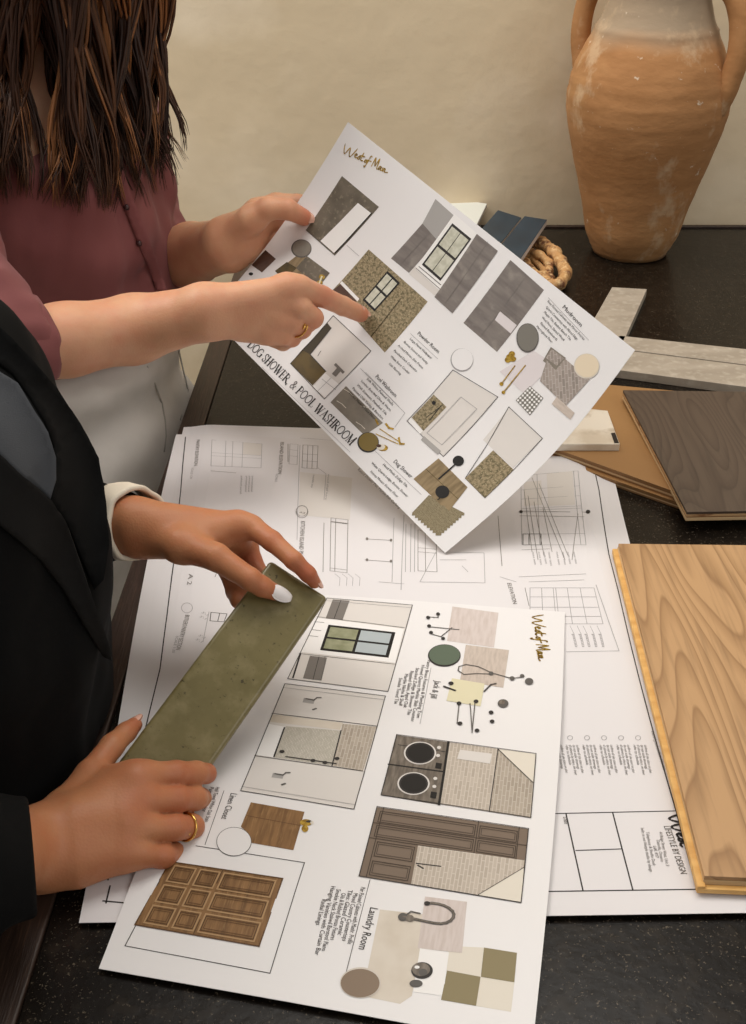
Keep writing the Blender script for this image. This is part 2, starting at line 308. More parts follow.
# jar
jb = PZ(629, 251); YJ = jb[1]
jar = empty('terracotta_jar', jb); tag(jar, 'tall weathered terracotta jar with two handles on the black table by the wall', 'jar')
def jz(y): return PY(650, y, YJ)[2]-TZ
def jr(hw, y): return hw*(PY(650, y, YJ)-CAM)@FW/FPX
prof = [(.040, 0), (jr(36, 256), .001), (jr(37.5, 250), .008)]
for hw, y in ((40, 243), (46, 230), (53.5, 200), (63, 170), (73.5, 136), (78, 118), (80.5, 104), (80.8, 92), (79, 76), (76.5, 65)): prof.append((jr(hw, y), jz(y)))
prof += [(jr(73, 57), jz(57)), (jr(72.6, 55), jz(55)), (jr(71.5, 52.5), jz(52.5)), (jr(69.5, 48), jz(48)), (jr(64, 36), jz(36)), (jr(61, 29), jz(29)), (jr(61, 27), jz(27)), (jr(58.5, 24), jz(24)), (jr(54, 12), jz(12)), (jr(50, -4), jz(-4)), (jr(49, -22), jz(-22)),
         (jr(52, -34), jz(-34)), (jr(60, -40), jz(-40)), (jr(62, -46), jz(-46)), (jr(60, -51), jz(-51)), (jr(50, -50), jz(-50)), (jr(44, -40), jz(-40)), (jr(43, -10), jz(-10)), (jr(56, 30), jz(30)), (jr(70, 100), jz(100)), (jr(30, 240), .02), (.001, .02)]
# smooth the profile with extra rings of throwing marks
pp = []
for (a, b), (c, d) in zip(prof[:-1], prof[1:]):
    n = 3 if abs(d-b) > .015 else 1
    for k in range(n): t = k/n; pp.append((a+(c-a)*t, b+(d-b)*t))
pp.append(prof[-1])
pp = [(r*(1+.004*math.sin(z*260)), z) for r, z in pp]
jo = lathe('body', pp, jb, M['clay'], 96, jar)
for s, px0 in ((-1, 0), (1, 0)):
    ang = math.radians(138 if s < 0 else -37)
    ca, sa = math.cos(ang), math.sin(ang); path = []
    for r, y in ((66, 98), (79, 78), (86, 56), (88, 36), (86, 12), (78, -10), (66, -22), (48, -26)): path.append((jb[0]+jr(r, y)*ca, jb[1]+jr(r, y)*sa, TZ+jz(y)))
    path = np.array(path); t = np.linspace(0, 7, 29); path = np.array([[np.interp(q, range(8), path[:, k]) for k in range(3)] for q in t])
    for _ in range(3): path[1:-1] = (path[:-2]+path[1:-1]*2+path[2:])/4
    v, fs = tube(path, np.interp(t, [0, 1.5, 7], [.020, .0135, .0125]), 14, flat=1.25)
    mk('handle', v, fs, M['clay'], jar, smooth=True)
# grey stone strips
o = prism('stone_strip', quad([(612, 287), (647, 289), (622, 345), (586, 333)], TZ+.012), .012, M['greystone']); tag(o, 'short grey stone strip lying crosswise behind the two long strips', 'stone sample', 'grey stone strips')
o = prism('stone_strip', quad([(620, 335.5), (775, 352), (775, 368), (600, 346)], TZ+.012), .012, M['greystone']); tag(o, 'long grey stone strip, the farther of the two lying edge to edge', 'stone sample', 'grey stone strips')
o = prism('stone_strip', quad([(600, 347), (775, 369), (775, 390.5), (590, 366)], TZ+.012), .012, M['greystone']); tag(o, 'long grey stone strip, the nearer of the two lying edge to edge', 'stone sample', 'grey stone strips')
# tan boards
def board(name, pts, z, t, mt, me, lab, cat, grp=None):
    e = empty(name, quad(pts, z)[0]-np.array([0, 0, t])); tag(e, lab, cat, grp)
    q = quad(pts, z)
    prism('veneer', q, .0022, mt, e, bevel=.0003)
    n = 3; tt = (t-.0022)/n; c = q.mean(0)
    for i in range(n):
        qq = q.copy(); qq[:, 2] = z-.0022-i*tt; qq[:, :2] = c[:2]+(qq[:, :2]-c[:2])*(1-.0015*(i % 2))
        prism('ply_layer', qq, tt, M['plydark'] if i % 2 == 0 else M['plypale'], e, bevel=0)
    return e
board('sample_board', [(600, 391), (700, 400), (686, 505), (545, 456)], TZ+.0075, .0075, M['tan'], None, 'tan wooden sample board, lower of the stacked pair beneath the dark plank', 'wood sample', 'tan sample boards')
board('sample_board', [(602, 384), (700, 393), (676, 492), (540, 443)], TZ+.0165, .009, M['tan'], None, 'tan wooden sample board, upper of the stacked pair, carrying the marble tile', 'wood sample', 'tan sample boards')
zt = TZ+.0166
mt = empty('marble_tile', PZ(590, 450, zt)); tag(mt, 'small white marble tile with a black label on the tan board', 'tile')
prism('tile_body', quad([(583, 408), (607.7, 410.5), (620, 444), (548, 444)], zt+.009), .009, M['marble'], mt, bevel=.0008)
prism('label', quad([(611, 433), (615, 432.5), (619, 443), (614.5, 443)], zt+.0094), .0006, M['label'], mt, bevel=0)
# smoked plank: tilted a little, resting on the tan boards
pl = empty('dark_plank', PZ(690, 500, TZ)); tag(pl, 'dark brown smoked oak plank lying over the tan boards', 'wood sample')
top = np.array([PZ(623, 390, TZ+.031), PZ(687, 512, TZ+.024), PZ(800, 510, TZ+.024), PZ(775, 392, TZ+.031)])
def layers(e, top, specs):
    z = 0; top = ccw(top)
    for nm, t, m_, inset in specs:
        q = top.copy(); q[:, 2] -= z; c = q.mean(0); q[:, :2] = c[:2]+(q[:, :2]-c[:2])*(1-inset)
        prism(nm, q, t, m_, e, bevel=.0003); z += t
layers(pl, top, [('veneer', .003, M['darkoak'], 0), ('ply_layer', .003, M['rawedge'], 0.002), ('ply_layer', .0015, M['plydark'], .006), ('ply_layer', .0035, M['plypale'], .002)])
# light oak plank with a tongue
zo = TZ+.0200
ok = empty('oak_plank', PZ(660, 700, TZ+.006)); tag(ok, 'light oak floor plank with a tongued edge lying on the drawings', 'wood sample')
q = [PZ(618.5, 543.5, zo), PZ(704.5, 876, zo), PZ(890, 884, zo), PZ(830, 546, zo)]
prism('veneer', ccw(q), .004, M['oak'], ok, bevel=.0004)
q2 = [PZ(618, 543.5, zo)-[0, 0, .004], PZ(704.5, 876, zo)-[0, 0, .004], PZ(890, 884, zo)-[0, 0, .004], PZ(830, 546, zo)-[0, 0, .004]]
prism('core', ccw(q2), .0096, M['plypale'], ok, bevel=.0003)
a, b = q2[0]-[0, 0, .002], q2[1]-[0, 0, .002]
prism('tongue', ccw([a-[.0048, 0, 0], b-[.0048, .004, 0], b+[.001, -.004, 0], a+[.001, 0, 0]]), .0055, M['oaktongue'], ok, bevel=.0006)
a, b = q2[1]-[0, 0, .004], q2[2]-[0, 0, .004]
prism('tongue', ccw([a-[.0046, .0042, 0], b-[0, .0042, 0], b, a-[.0046, 0, 0]]), .0045, M['oaktongue'], ok, bevel=.0005)
# tiles at the back
def slab(name, tl, tr, br, bl, t, m1, m2, parentlab, cat, grp=None):
    P = np.array([tl, tr, br, bl]); n = nrm(np.cross(P[1]-P[0], P[3]-P[0]))
    if n[2] > 0: n = -n
    P = P if np.cross(P[1]-P[0], P[3]-P[0])[2] > 0 else P[::-1]
    e = empty(name, P.mean(0)+n*t); tag(e, parentlab, cat, grp)
    prism('glaze', P, .0012, m1, e, bevel=.0004, down=n)
    prism('tile_body', P+n*.0012, t-.0012, m2, e, bevel=.0003, down=n)
    return e
slab('glazed_tile', PZ(498, 210, .957), PZ(521.5, 217.5, .957), PZ(474, 276, .938), PZ(449, 266, .938), .008, M['navy'], M['navyedge'], 'navy glazed tile half covered by the other navy tile', 'tile', 'navy tiles')
slab('glazed_tile', PZ(524.5, 216, .976), PZ(547, 219.5, .976), PZ(496, 295, .951), PZ(472, 281, .951), .009, M['navy'], M['navyedge'], 'navy glazed tile lying on top of its pair, pale edge showing', 'tile', 'navy tiles')
slab('glazed_tile', PZ(440, 197, .958), PZ(487, 203.5, .958), PZ(477, 224, .950), PZ(430, 217, .950), .007, M['mint'], M['navyedge'], 'pale white tile leaning behind the held board, left of the navy tiles', 'tile')
# the pile the tiles lean on (hidden behind the held board)
for k, (lab) in enumerate(('grey stone block under the leaning pale and navy tiles',)):
    o = prism('stone_block', quad([(436, 228), (478, 232), (474, 248), (430, 244)], TZ+.022), .022, M['greystone'], bevel=.001); tag(o, lab, 'stone sample')
# knobbly curled cord
def knob_path(px, r0, seed):
    rr = np.random.default_rng(seed); pts = np.array([PZ(x, y, z) for x, y, z in px]); n = len(pts)
    t = np.linspace(0, n-1, n*9); p = np.array([[np.interp(q, range(n), pts[:, k]) for k in range(3)] for q in t])
    for _ in range(6): p[1:-1] = (p[:-2]+p[1:-1]*2+p[2:])/4
    r = r0*(1+.13*np.sin(t*6.3+seed+.8*np.sin(t*2.3))+.2*rr.standard_normal(len(t)).cumsum()*.15)
    r = np.clip(r, r0*.7, r0*1.35); r[0] *= .5; r[-1] *= .5
    v, f = tube(p, r, 12)
    return v+rr.normal(0, r0*.04, v.shape), f
co = mk('knotted_cord', *join([knob_path([(531, 241, .934), (541, 243, .94), (553, 251, .945), (561, 262, .94), (566, 273, .937), (561, 284, .932), (551, 285, .93), (545, 278, .93)], .0100, 1),
                               knob_path([(530, 252, .935), (541, 256, .94), (549, 263, .935), (549, 273, .93), (540, 277, .93), (530, 270, .93), (524, 262, .93)], .0075, 2),
                               knob_path([(520, 246, .93), (536, 262, .929), (552, 280, .929)], .0065, 3)]), M['rope'], smooth=True)
tag(co, 'knobbly tan curled cord beside the navy tiles on the dark table', 'cord')

# ================================================================ PRINTED SHEETS
GLY = {}
def S_(pts, w0, w1=None): return (pts, w0, w0 if w1 is None else w1)
def arc(cx, cy, rx, ry, a0, a1, n=14): return [(cx+rx*math.cos(math.radians(a0+(a1-a0)*i/n)), cy+ry*math.sin(math.radians(a0+(a1-a0)*i/n))) for i in range(n+1)]
TK, TN = .165, .055
def ser(x, y, w=.17): return S_([(x-w, y), (x+w, y)], .035)
def build_serif():
    g = {}
    g['H'] = (.82, [S_([(.16, 0), (.16, 1)], TK), S_([(.66, 0), (.66, 1)], TK), S_([(.16, .5), (.66, .5)], TN), ser(.16, .02), ser(.16, .98), ser(.66, .02), ser(.66, .98)])
    g['D'] = (.84, [S_([(.18, 0), (.18, 1)], TK), S_([(.05, .98), (.36, .98)]+arc(.36, .5, .38, .48, 90, -90)+[(.05, .02)], .07)])
    g['G'] = (.84, [S_(arc(.43, .5, .36, .49, 50, 310), .09), S_([(.72, .1), (.72, .45)], TK), S_([(.54, .45), (.84, .45)], .04), S_([(.66, .88), (.69, .7)], .05)])
    g['O'] = (.88, [S_(arc(.44, .5, .36, .49, 0, 360, 26), .09)])
    g['S'] = (.58, [S_([(.46, .8)]+arc(.28, .76, .18, .23, 20, 180)+[(.14, .64), (.28, .52), (.42, .4)]+arc(.28, .24, .19, .23, 30, -170), .09), S_([(.47, 1), (.47, .76)], .04), S_([(.08, 0), (.08, .26)], .04)])
    g['W'] = (1.12, [S_([(.1, 1), (.36, 0)], TK), S_([(.36, 0), (.58, .95)], TN), S_([(.52, 1), (.76, 0)], TK), S_([(.76, 0), (1.0, 1)], TN), ser(.12, .98), ser(.54, .98), ser(1.0, .98, .12)])
    g['A'] = (.80, [S_([(.08, 0), (.4, 1)], TN), S_([(.38, 1), (.7, 0)], TK), S_([(.2, .36), (.58, .36)], .04), ser(.1, .02, .13), ser(.7, .02, .14)])
    g['E'] = (.68, [S_([(.16, 0), (.16, 1)], TK), S_([(.02, .98), (.56, .98), (.56, .78)], .045), S_([(.16, .5), (.46, .5)], .045), S_([(.02, .02), (.58, .02), (.6, .24)], .045), S_([(.46, .4), (.46, .62)], .04)])
    g['R'] = (.78, [S_([(.16, 0), (.16, 1)], TK), S_([(.02, .98), (.34, .98)]+arc(.34, .74, .24, .24, 90, -90)+[(.16, .5)], .07), S_([(.34, .5), (.72, 0)], TK), ser(.16, .02), ser(.72, .02, .09)])
    g['P'] = (.68, [S_([(.16, 0), (.16, 1)], TK), S_([(.02, .98), (.34, .98)]+arc(.34, .73, .25, .25, 90, -90)+[(.16, .48)], .07), ser(.16, .02)])
    g['L'] = (.66, [S_([(.16, 0), (.16, 1)], TK), ser(.16, .98), S_([(.02, .02), (.58, .02), (.6, .26)], .045)])
    g['M'] = (1.0, [S_([(.14, 0), (.14, 1)], TN), S_([(.14, 1), (.48, .05)], TK), S_([(.48, .05), (.82, 1)], TN), S_([(.84, 0), (.84, 1)], TK), ser(.14, .02, .13), ser(.84, .02), ser(.1, .98, .1), ser(.86, .98, .12)])
    g['N'] = (.86, [S_([(.14, 0), (.14, 1)], TN), S_([(.14, 1), (.7, 0)], TK), S_([(.7, 0), (.7, 1)], TN), ser(.14, .02), ser(.7, .98), ser(.08, .98, .1)])
    g['I'] = (.34, [S_([(.17, 0), (.17, 1)], TK), ser(.17, .02), ser(.17, .98)])
    g['&'] = (.86, [S_([(.72, .02), (.22, .7)]+arc(.34, .8, .14, .17, 200, -20)+[(.36, .55), (.14, .34)]+arc(.28, .22, .2, .21, 150, 290)+[(.56, .22), (.68, .5)], .08), ser(.7, .5, .1)])
    g[','] = (.28, [S_([(.12, .08), (.15, .0), (.08, -.14)], .1)])
    g[' '] = (.34, [])
    return g
SERIF = build_serif()
SCRIPT_WM = [  # brush script strokes of the gold logo: W est of M ain
    [(0, .75), (.03, .2), (.07, .0), (.13, .62), (.16, .05), (.2, .0), (.27, .8)], [(.27, .2), (.31, .32), (.29, .4), (.27, .25), (.29, .08), (.33, .12)],
    [(.34, .12), (.37, .36), (.385, .2), (.37, .06), (.34, .1)], [(.42, .72), (.41, .2), (.43, .06), (.46, .12)], [(.38, .42), (.47, .46)],
    [(.51, .3), (.49, .14), (.51, .06), (.535, .18), (.51, .3)], [(.60, .74), (.575, .7), (.555, .1), (.535, -.32), (.52, -.22)], [(.53, .3), (.62, .36)],
    [(.66, .0), (.68, .8), (.71, .3), (.725, .2), (.76, .86), (.77, .1), (.79, .0)], [(.84, .3), (.82, .3), (.805, .12), (.82, .04), (.85, .3), (.85, .06), (.87, .06)],
    [(.885, .3), (.89, .06)], [(.905, .05), (.915, .3), (.935, .28), (.94, .06), (1.0, .12)]]

class Sheet:
    """a curved sheet: S(u, v) in metres -> world point, with printed matter laid on its face"""
    def __init__(s, S, L, H, thick, paper, layer=.00013):
        s.S, s.L, s.H, s.t, s.lay = S, L, H, thick, layer
        s.V, s.F, s.MI, s.UV, s.mats = [], [], [], [], [paper]; s.cache = {}
        s.k = 0
    def N(s, u, v):
        e = .002; return nrm(np.cross(s.S(u+e, v)-s.S(u-e, v), s.S(u, v+e)-s.S(u, v-e)))
    def uv(s, x, y):
        u, v = s.L/2, s.H/2; T = np.array([x, y], float)
        for _ in range(25):
            r = proj(s.S(u, v))-T
            if abs(r).max() < .01: break
            e = 1e-4; a = (proj(s.S(u+e, v))-T-r)/e; b = (proj(s.S(u, v+e))-T-r)/e
            d = np.linalg.solve(np.array([a, b]).T, -r); d = np.clip(d, -.2, .2); u += d[0]; v += d[1]
        return np.array([u, v])
    def p3(s, q, lift): return s.S(q[0], q[1])+s.N(q[0], q[1])*lift
    def paper(s, nu, nv):
        def idx(i, j, b): return b*(nu+1)*(nv+1)+j*(nu+1)+i
        for b in (0, 1):
            for j in range(nv+1):
                for i in range(nu+1):
                    u, v = s.L*i/nu, s.H*j/nv; s.V.append(s.S(u, v)-(s.N(u, v)*s.t if b else 0)); s.UV.append((u, v))
        for j in range(nv):
            for i in range(nu):
                s.F.append([idx(i, j, 0), idx(i+1, j, 0), idx(i+1, j+1, 0), idx(i, j+1, 0)]); s.MI.append(0)
                s.F.append([idx(i, j+1, 1), idx(i+1, j+1, 1), idx(i+1, j, 1), idx(i, j, 1)]); s.MI.append(0)
        for i in range(nu):
            s.F.append([idx(i, 0, 1), idx(i+1, 0, 1), idx(i+1, 0, 0), idx(i, 0, 0)]); s.F.append([idx(i, nv, 0), idx(i+1, nv, 0), idx(i+1, nv, 1), idx(i, nv, 1)]); s.MI += [0, 0]
        for j in range(nv):
            s.F.append([idx(0, j, 0), idx(0, j+1, 0), idx(0, j+1, 1), idx(0, j, 1)]); s.F.append([idx(nu, j, 1), idx(nu, j+1, 1), idx(nu, j+1, 0), idx(nu, j, 0)]); s.MI += [0, 0]
    def mi(s, m):
        m = M[m] if isinstance(m, str) else m
        if m not in s.mats: s.mats.append(m)
        return s.mats.index(m)
    def grid(s, m, P, lay, nu, nv):
        """P(a, b) -> uv"""
        m = s.mi(m); b0 = len(s.V); l = s.lay*lay
        for j in range(nv+1):
            for i in range(nu+1): q = P(i/nu, j/nv); s.V.append(s.p3(q, l)); s.UV.append(tuple(q))
        for j in range(nv):
            for i in range(nu):
                f = [b0+j*(nu+1)+i, b0+j*(nu+1)+i+1, b0+(j+1)*(nu+1)+i+1, b0+(j+1)*(nu+1)+i]
                a = np.array([s.UV[k] for k in f]); ar = sum(a[k][0]*a[(k+1) % 4][1]-a[(k+1) % 4][0]*a[k][1] for k in range(4))
                s.F.append(f if ar > 0 else f[::-1]); s.MI.append(m)
    def quv(s, m, q, lay=1):
        q = [np.asarray(a, float) for a in q]; n = max(1, int(max(np.linalg.norm(q[1]-q[0]), np.linalg.norm(q[2]-q[3]))/.02)); k = max(1, int(max(np.linalg.norm(q[3]-q[0]), np.linalg.norm(q[2]-q[1]))/.02))
        s.grid(m, lambda a, b: (q[0]*(1-a)+q[1]*a)*(1-b)+(q[3]*(1-a)+q[2]*a)*b, lay, n, k)
    def q(s, m, pts, lay=1): s.quv(m, [s.uv(*p) for p in pts], lay)
    def quad_in(s, pts): 
        q = [s.uv(*p) for p in pts]; return lambda a, b: (q[0]*(1-a)+q[1]*a)*(1-b)+(q[3]*(1-a)+q[2]*a)*b
    def polyuv(s, m, q, lay=1):
        m = s.mi(m); b0 = len(s.V)
        ar = sum(q[k][0]*q[(k+1) % len(q)][1]-q[(k+1) % len(q)][0]*q[k][1] for k in range(len(q)))
        if ar < 0: q = q[::-1]
        Q = [np.asarray(a, float) for a in q]; span = max(np.ptp([a[0] for a in Q]), np.ptp([a[1] for a in Q]))
        if span < .012:
            for a in Q: s.V.append(s.p3(a, s.lay*lay)); s.UV.append(tuple(a))
            s.F.append(list(range(b0, b0+len(Q)))); s.MI.append(m); return
        B = []; st = .011
        for i in range(len(Q)):
            a, b = Q[i], Q[(i+1) % len(Q)]; k = max(1, int(np.linalg.norm(b-a)/st)); B += [a+(b-a)*t/k for t in range(k)]
        nb = len(B); bb = np.array(B); inn = [np.array([x, y]) for x in np.arange(bb[:, 0].min()+st/2, bb[:, 0].max(), st) for y in np.arange(bb[:, 1].min()+st/2, bb[:, 1].max(), st) if np.linalg.norm(bb-[x, y], axis=1).min() > st*.4]
        vs, es, fs, *_ = delaunay_2d_cdt([Vector(a*100) for a in B+inn], [(i, (i+1) % nb) for i in range(nb)], [], 1, 1e-6)
        for v in vs: a = np.array([v.x, v.y])/100; s.V.append(s.p3(a, s.lay*lay)); s.UV.append(tuple(a))
        for f in fs:
            f = list(f); a = [vs[k] for k in f]; ar = sum(a[k].x*a[(k+1) % len(a)].y-a[(k+1) % len(a)].x*a[k].y for k in range(len(a)))
            s.F.append([b0+k for k in (f if ar > 0 else f[::-1])]); s.MI.append(m)
    def poly(s, m, pts, lay=1): s.polyuv(m, [s.uv(*p) for p in pts], lay)
    def disc(s, m, c, rx, ry, lay=1, n=28, shape=None):
        """an ellipse given in photo pixels, stored on the sheet"""
        s.poly(m, [(c[0]+rx*math.cos(2*math.pi*i/n), c[1]+ry*math.sin(2*math.pi*i/n)) for i in range(n)], lay)
    def lineuv(s, m, pts, w=.0006, lay=2):
        pts = [np.asarray(p, float) for p in pts]
        for a, b in zip(pts[:-1], pts[1:]):
            d = b-a; L = np.linalg.norm(d)
            if L < 1e-6: continue
            d /= L; n = np.array([-d[1], d[0]])*w/2; e = d*w*.4; k = max(1, int(L/.03))
            A, B = a-e, b+e
            s.grid(m, lambda x, y: A+(B-A)*x+n*(2*y-1), lay, k, 1)
    def line(s, m, pts, w=.0006, lay=2, closed=False):
        q = [s.uv(*p) for p in pts]; s.lineuv(m, q+[q[0]] if closed else q, w, lay)
    def frame(s, P): # local frame from baseline pixels
        a, b = s.uv(*P[0]), s.uv(*P[1]); d = b-a; L = np.linalg.norm(d); d /= L; return a, d, np.array([-d[1], d[0]]), L
    def serif(s, m, text, p0, p1, h, lay=3):
        a, d, n, L = s.frame((p0, p1)); tw = sum(SERIF[c][0] for c in text); sc = L/tw; x = 0
        for c in text:
            w, st = SERIF[c]
            for pts, w0, w1 in st:
                q = [a+d*(x+px*1)*sc+n*py*h for px, py in pts]; s.lineuv(m, q, w0*h, lay)
            x += w
    def script(s, m, strokes, p0, p1, h, w, lay=3, x0=0, x1=1):
        a, d, n, L = s.frame((p0, p1))
        for st in strokes:
            q = [np.array(p) for p in st]
            # smooth
            qq = []
            for i in range(len(q)-1):
                P0, P1, P2_, P3 = q[max(i-1, 0)], q[i], q[i+1], q[min(i+2, len(q)-1)]
                for k in range(4):
                    t = k/4; qq.append(.5*((2*P1)+(-P0+P2_)*t+(2*P0-5*P1+4*P2_-P3)*t*t+(-P0+3*P1-3*P2_+P3)*t**3))
            qq.append(q[-1]); k0 = len(qq)
            pts = [a+d*((p[0]-x0)/(x1-x0)*L)+n*p[1]*h for p in qq]
            for i in range(k0-1): s.lineuv(m, pts[i:i+2], w*(.6+.6*abs(math.sin(i*.8+st[0][0]*9))), lay)
    def text(s, m, txt, p0, p1=None, h=.003, lay=3, fit=True, uvdir=None, shear=0):
        if p1 is not None: a, d, n, L = s.frame((p0, p1))
        else: a = s.uv(*p0); d = np.array(uvdir if uvdir else (1, 0), float); n = np.array([-d[1], d[0]]); L = None
        me = textmesh(txt)
        if me is None: return
        vv, ff = me; w = vv[:, 0].max(); hs = h/.73; sx = L/w if (L and fit) else hs*.82
        b0 = len(s.V); m = s.mi(m)
        for p in vv:
            q = a+d*(p[0]*sx+shear*p[1]*hs)+n*p[1]*hs; s.V.append(s.p3(q, s.lay*lay)); s.UV.append(tuple(q))
        for f in ff: s.F.append([b0+i for i in f]); s.MI.append(m)
    def build(s, name, lab, cat, grp=None, parent=None, origin=None):
        o = mk(name, s.V, s.F, s.mats, parent, midx=s.MI, origin=origin)
        uvl = o.data.uv_layers.new(name='UVMap'); li = np.zeros(len(o.data.loops), int); o.data.loops.foreach_get('vertex_index', li)
        uvl.data.foreach_set('uv', np.array(s.UV)[li].ravel().astype(np.float32))
        tag(o, lab, cat, grp); return o
TC = {}
def textmesh(t):
    if t in TC: return TC[t]
    c = bpy.data.curves.new('t', 'FONT'); c.body = t; c.resolution_u = 2; o = bpy.data.objects.new('t', c); COL.objects.link(o)
    bpy.context.view_layer.update()
    dg = bpy.context.evaluated_depsgraph_get(); e = o.evaluated_get(dg); me = e.to_mesh()
    r = None
    if len(me.vertices): r = (np.array([v.co[:] for v in me.vertices]), [list(p.vertices) for p in me.polygons])
    e.to_mesh_clear(); bpy.data.objects.remove(o); bpy.data.curves.remove(c); TC[t] = r
    return r
def smooth01(t): t = np.clip(t, 0, 1); return t*t*(3-2*t)
# ---------------------------------------------------------------- the board held in the air
hT, hR, hB, hL = W(348, 122, 1.245), W(635, 350, 1.09), W(445, 553, 1.128), W(209, 315, 1.305)
HL_, HH_ = .415, .265
hn = nrm(np.cross(hB-hL, hT-hL))
bow_v = (W(461, 470, 1.12)-W(450, 463, 1.12))      # sideways bow of the curled card
def S_held(u, v):
    a, b = u/HL_, v/HH_
    p = (hL*(1-a)+hB*a)*(1-b)+(hT*(1-a)+hR*a)*b
    return p+(bow_v*.55-hn*.008)*math.sin(math.pi*b)*(.6+.5*a)
SH = Sheet(S_held, HL_, HH_, .0005, M['paper']); SH.paper(26, 20)
s = SH
s.script('gold', SCRIPT_WM, (342, 152), (387, 174), .0125, .0011)
# shower elevation with a white bath
s.q('taupe', [(342, 176), (379, 207), (335, 255.5), (306, 230)], 1)
s.q('white', [(358, 203), (371.5, 213.5), (334, 253), (320.5, 241)], 2)
s.line('black', [(371.5, 213.5), (335.5, 253)], .0012, 3); s.line('linegrey', [(306, 230), (335, 255.5)], .0006, 3); s.line('faint', [(347, 245.5), (359, 256)], .0005, 2)
s.q('brown', [(265.5, 250), (276, 259), (262, 272.5), (251.5, 265)], 1); s.disc('black', (251, 274), 2.2, 1.6, 2)
s.q('woodpale', [(300, 253), (329, 274), (309, 300), (276, 272)], 1); s.q('taupe', [(307, 256), (330, 273), (318, 288), (296, 268)], 2); s.q('olive', [(287, 262), (297, 268), (284, 280), (275, 271)], 2)
s.disc('linegrey', (301.5, 248.6), 10.2, 9.2, 2); s.disc('taupe2', (301.8, 248.4), 9.2, 8.2, 3)
for c in ((320, 283), (322, 277), (317, 287), (303, 282), (307, 285)): s.disc('gold', c, 3, 2.4, 4)
s.line('sand', [(322, 277), (317, 290)], .002, 5)
# floral wall with black window
A = [(368.7, 249.4), (427.7, 301.7), (384.8, 352.6), (331, 292)]
s.q('floral', A, 1)
s.line('olivedark', [(401, 298.5), (371, 337)], .0008, 2)
s.q('brown', [(343, 282), (358, 299), (349, 309), (331, 292)], 2); s.q('white', [(342, 281), (359.5, 299), (357.5, 301.5), (340, 283.5)], 3)
w = [(387.5, 271), (400, 283), (374.5, 311.5), (362.8, 300)]
s.q('black', w, 3)
f = s.quad_in(w)
for (a0, a1) in ((.09, .47), (.54, .91)):
    for (b0, b1) in ((.06, .47), (.53, .94)): s.quv('pane', [f(a0, b0), f(a1, b0), f(a1, b1), f(a0, b1)], 4)
# pool washroom plan
s.q('pale', [(333.4, 315.7), (371, 351), (324.5, 399), (290.6, 363.5)], 1)
s.line('ink', [(333.4, 315.7), (371, 351), (324.5, 399), (290.6, 363.5)], .0007, 3, True)
s.poly('olivedark', [(327.5, 323), (331.5, 328), (310.3, 354.6), (302, 350)], 2); s.poly('olive', [(302, 350), (310.3, 354.6), (326, 371.5), (312.7, 385.5), (290.6, 363.5)], 2)
s.line('ink', [(331.5, 328), (310.3, 354.6), (326, 371.5)], .0009, 3)
s.q('white', [(325, 373), (340, 385), (326, 398), (313, 387)], 2); s.line('faint', [(322, 379), (336, 390)], .0005, 3); s.line('faint', [(331, 378), (318, 391)], .0005, 3)
s.q('mid', [(336, 363), (345, 372), (343, 374), (334, 365)], 3); s.q('mid', [(337, 368), (341, 371), (336, 377), (332, 374)], 3); s.line('ink', [(318, 356), (321, 351)], .0006, 3)
# title
s.serif('ink', 'DOG SHOWER, & POOL WASHROOM', (247.0, 346.0), (350.6, 445.6), .0096)
s.line('faint', [(262, 367), (350, 452)], .00035, 2)
# marble patch and discs
s.q('taupe2', [(346, 386), (383, 423), (364.5, 435.5), (330.5, 402.4)], 1)
for c in ((342, 404), (368, 401), (361, 425), (349, 392)): s.line('cream', [(c[0]-5, c[1]-3), (c[0], c[1]), (c[0]+4, c[1]+4)], .0006, 2)
s.line('cream', [(361, 406), (372, 409)], .0005, 2)
s.line('faint', [(360.6, 368.6), (405, 413), (395, 427)], .0005, 2)
s.disc('ink', (368.2, 442.5), 10.8, 10.2, 2); s.disc('golddisc', (368.6, 442), 9.8, 9.2, 3); s.disc('cream', (381, 447), 4.2, 3, 3); s.disc('gold', (383, 448), 5, 3.2, 2); s.disc('brown', (379, 446), 2.5, 1.5, 4)
s.line('gold', [(386, 424), (389, 428), (393, 429)], .0022, 3); s.line('gold', [(380, 429), (401, 443)], .0009, 3); s.line('gold', [(376, 434), (398, 444)], .0009, 3); s.line('gold', [(399, 438), (400, 444), (404, 444)], .0020, 3); s.line('gold', [(376, 420), (378, 424)], .002, 3)
def para(s, title, t0, t1, lines, off, th, lh, m='ink', sep=True, side=1):
    """heading along t0..t1, centred lines stepping by off (px)"""
    s.text(m, title, t0, t1, th)
    L = max(len(x) for x in lines); c = (np.array(t0)+np.array(t1))/2; d = (np.array(t1)-np.array(t0)); d = d/np.linalg.norm(d)
    for i, tx in enumerate(lines):
        k = c+np.array(off)*(i+1.35); hl = len(tx)*lh/2
        s.text(m, tx, tuple(k-d*hl), tuple(k+d*hl), th*.62)
    if sep:
        k = c+np.array(off)*.62; s.line('faint', [tuple(k-d*L*lh*.55), tuple(k+d*L*lh*.55)], .0004, 2)
para(s, 'Mudroom', (562, 307.5), (580.5, 327), ['Free Painted Cabinets with Mirror Frames', 'Quartz Countertop with Mitred Edge', 'Maple Tile, Basket Bench Tile', 'Wool Panel, Slatted Wood', 'Painted Baseboards', 'Herringbone Floor'], (-4.3, 2.8), .0042, 1.33)
para(s, 'Powder Room', (417, 334), (438, 353.5), ['Large Floral Wallpaper', 'Bronze Sconce and Vanity', 'Arched Mirror, Slim Frame', 'Panelled Dark Cabinetry', 'White Stone Counter', 'Oak Flooring'], (-5.2, 4.1), .0042, 1.35)
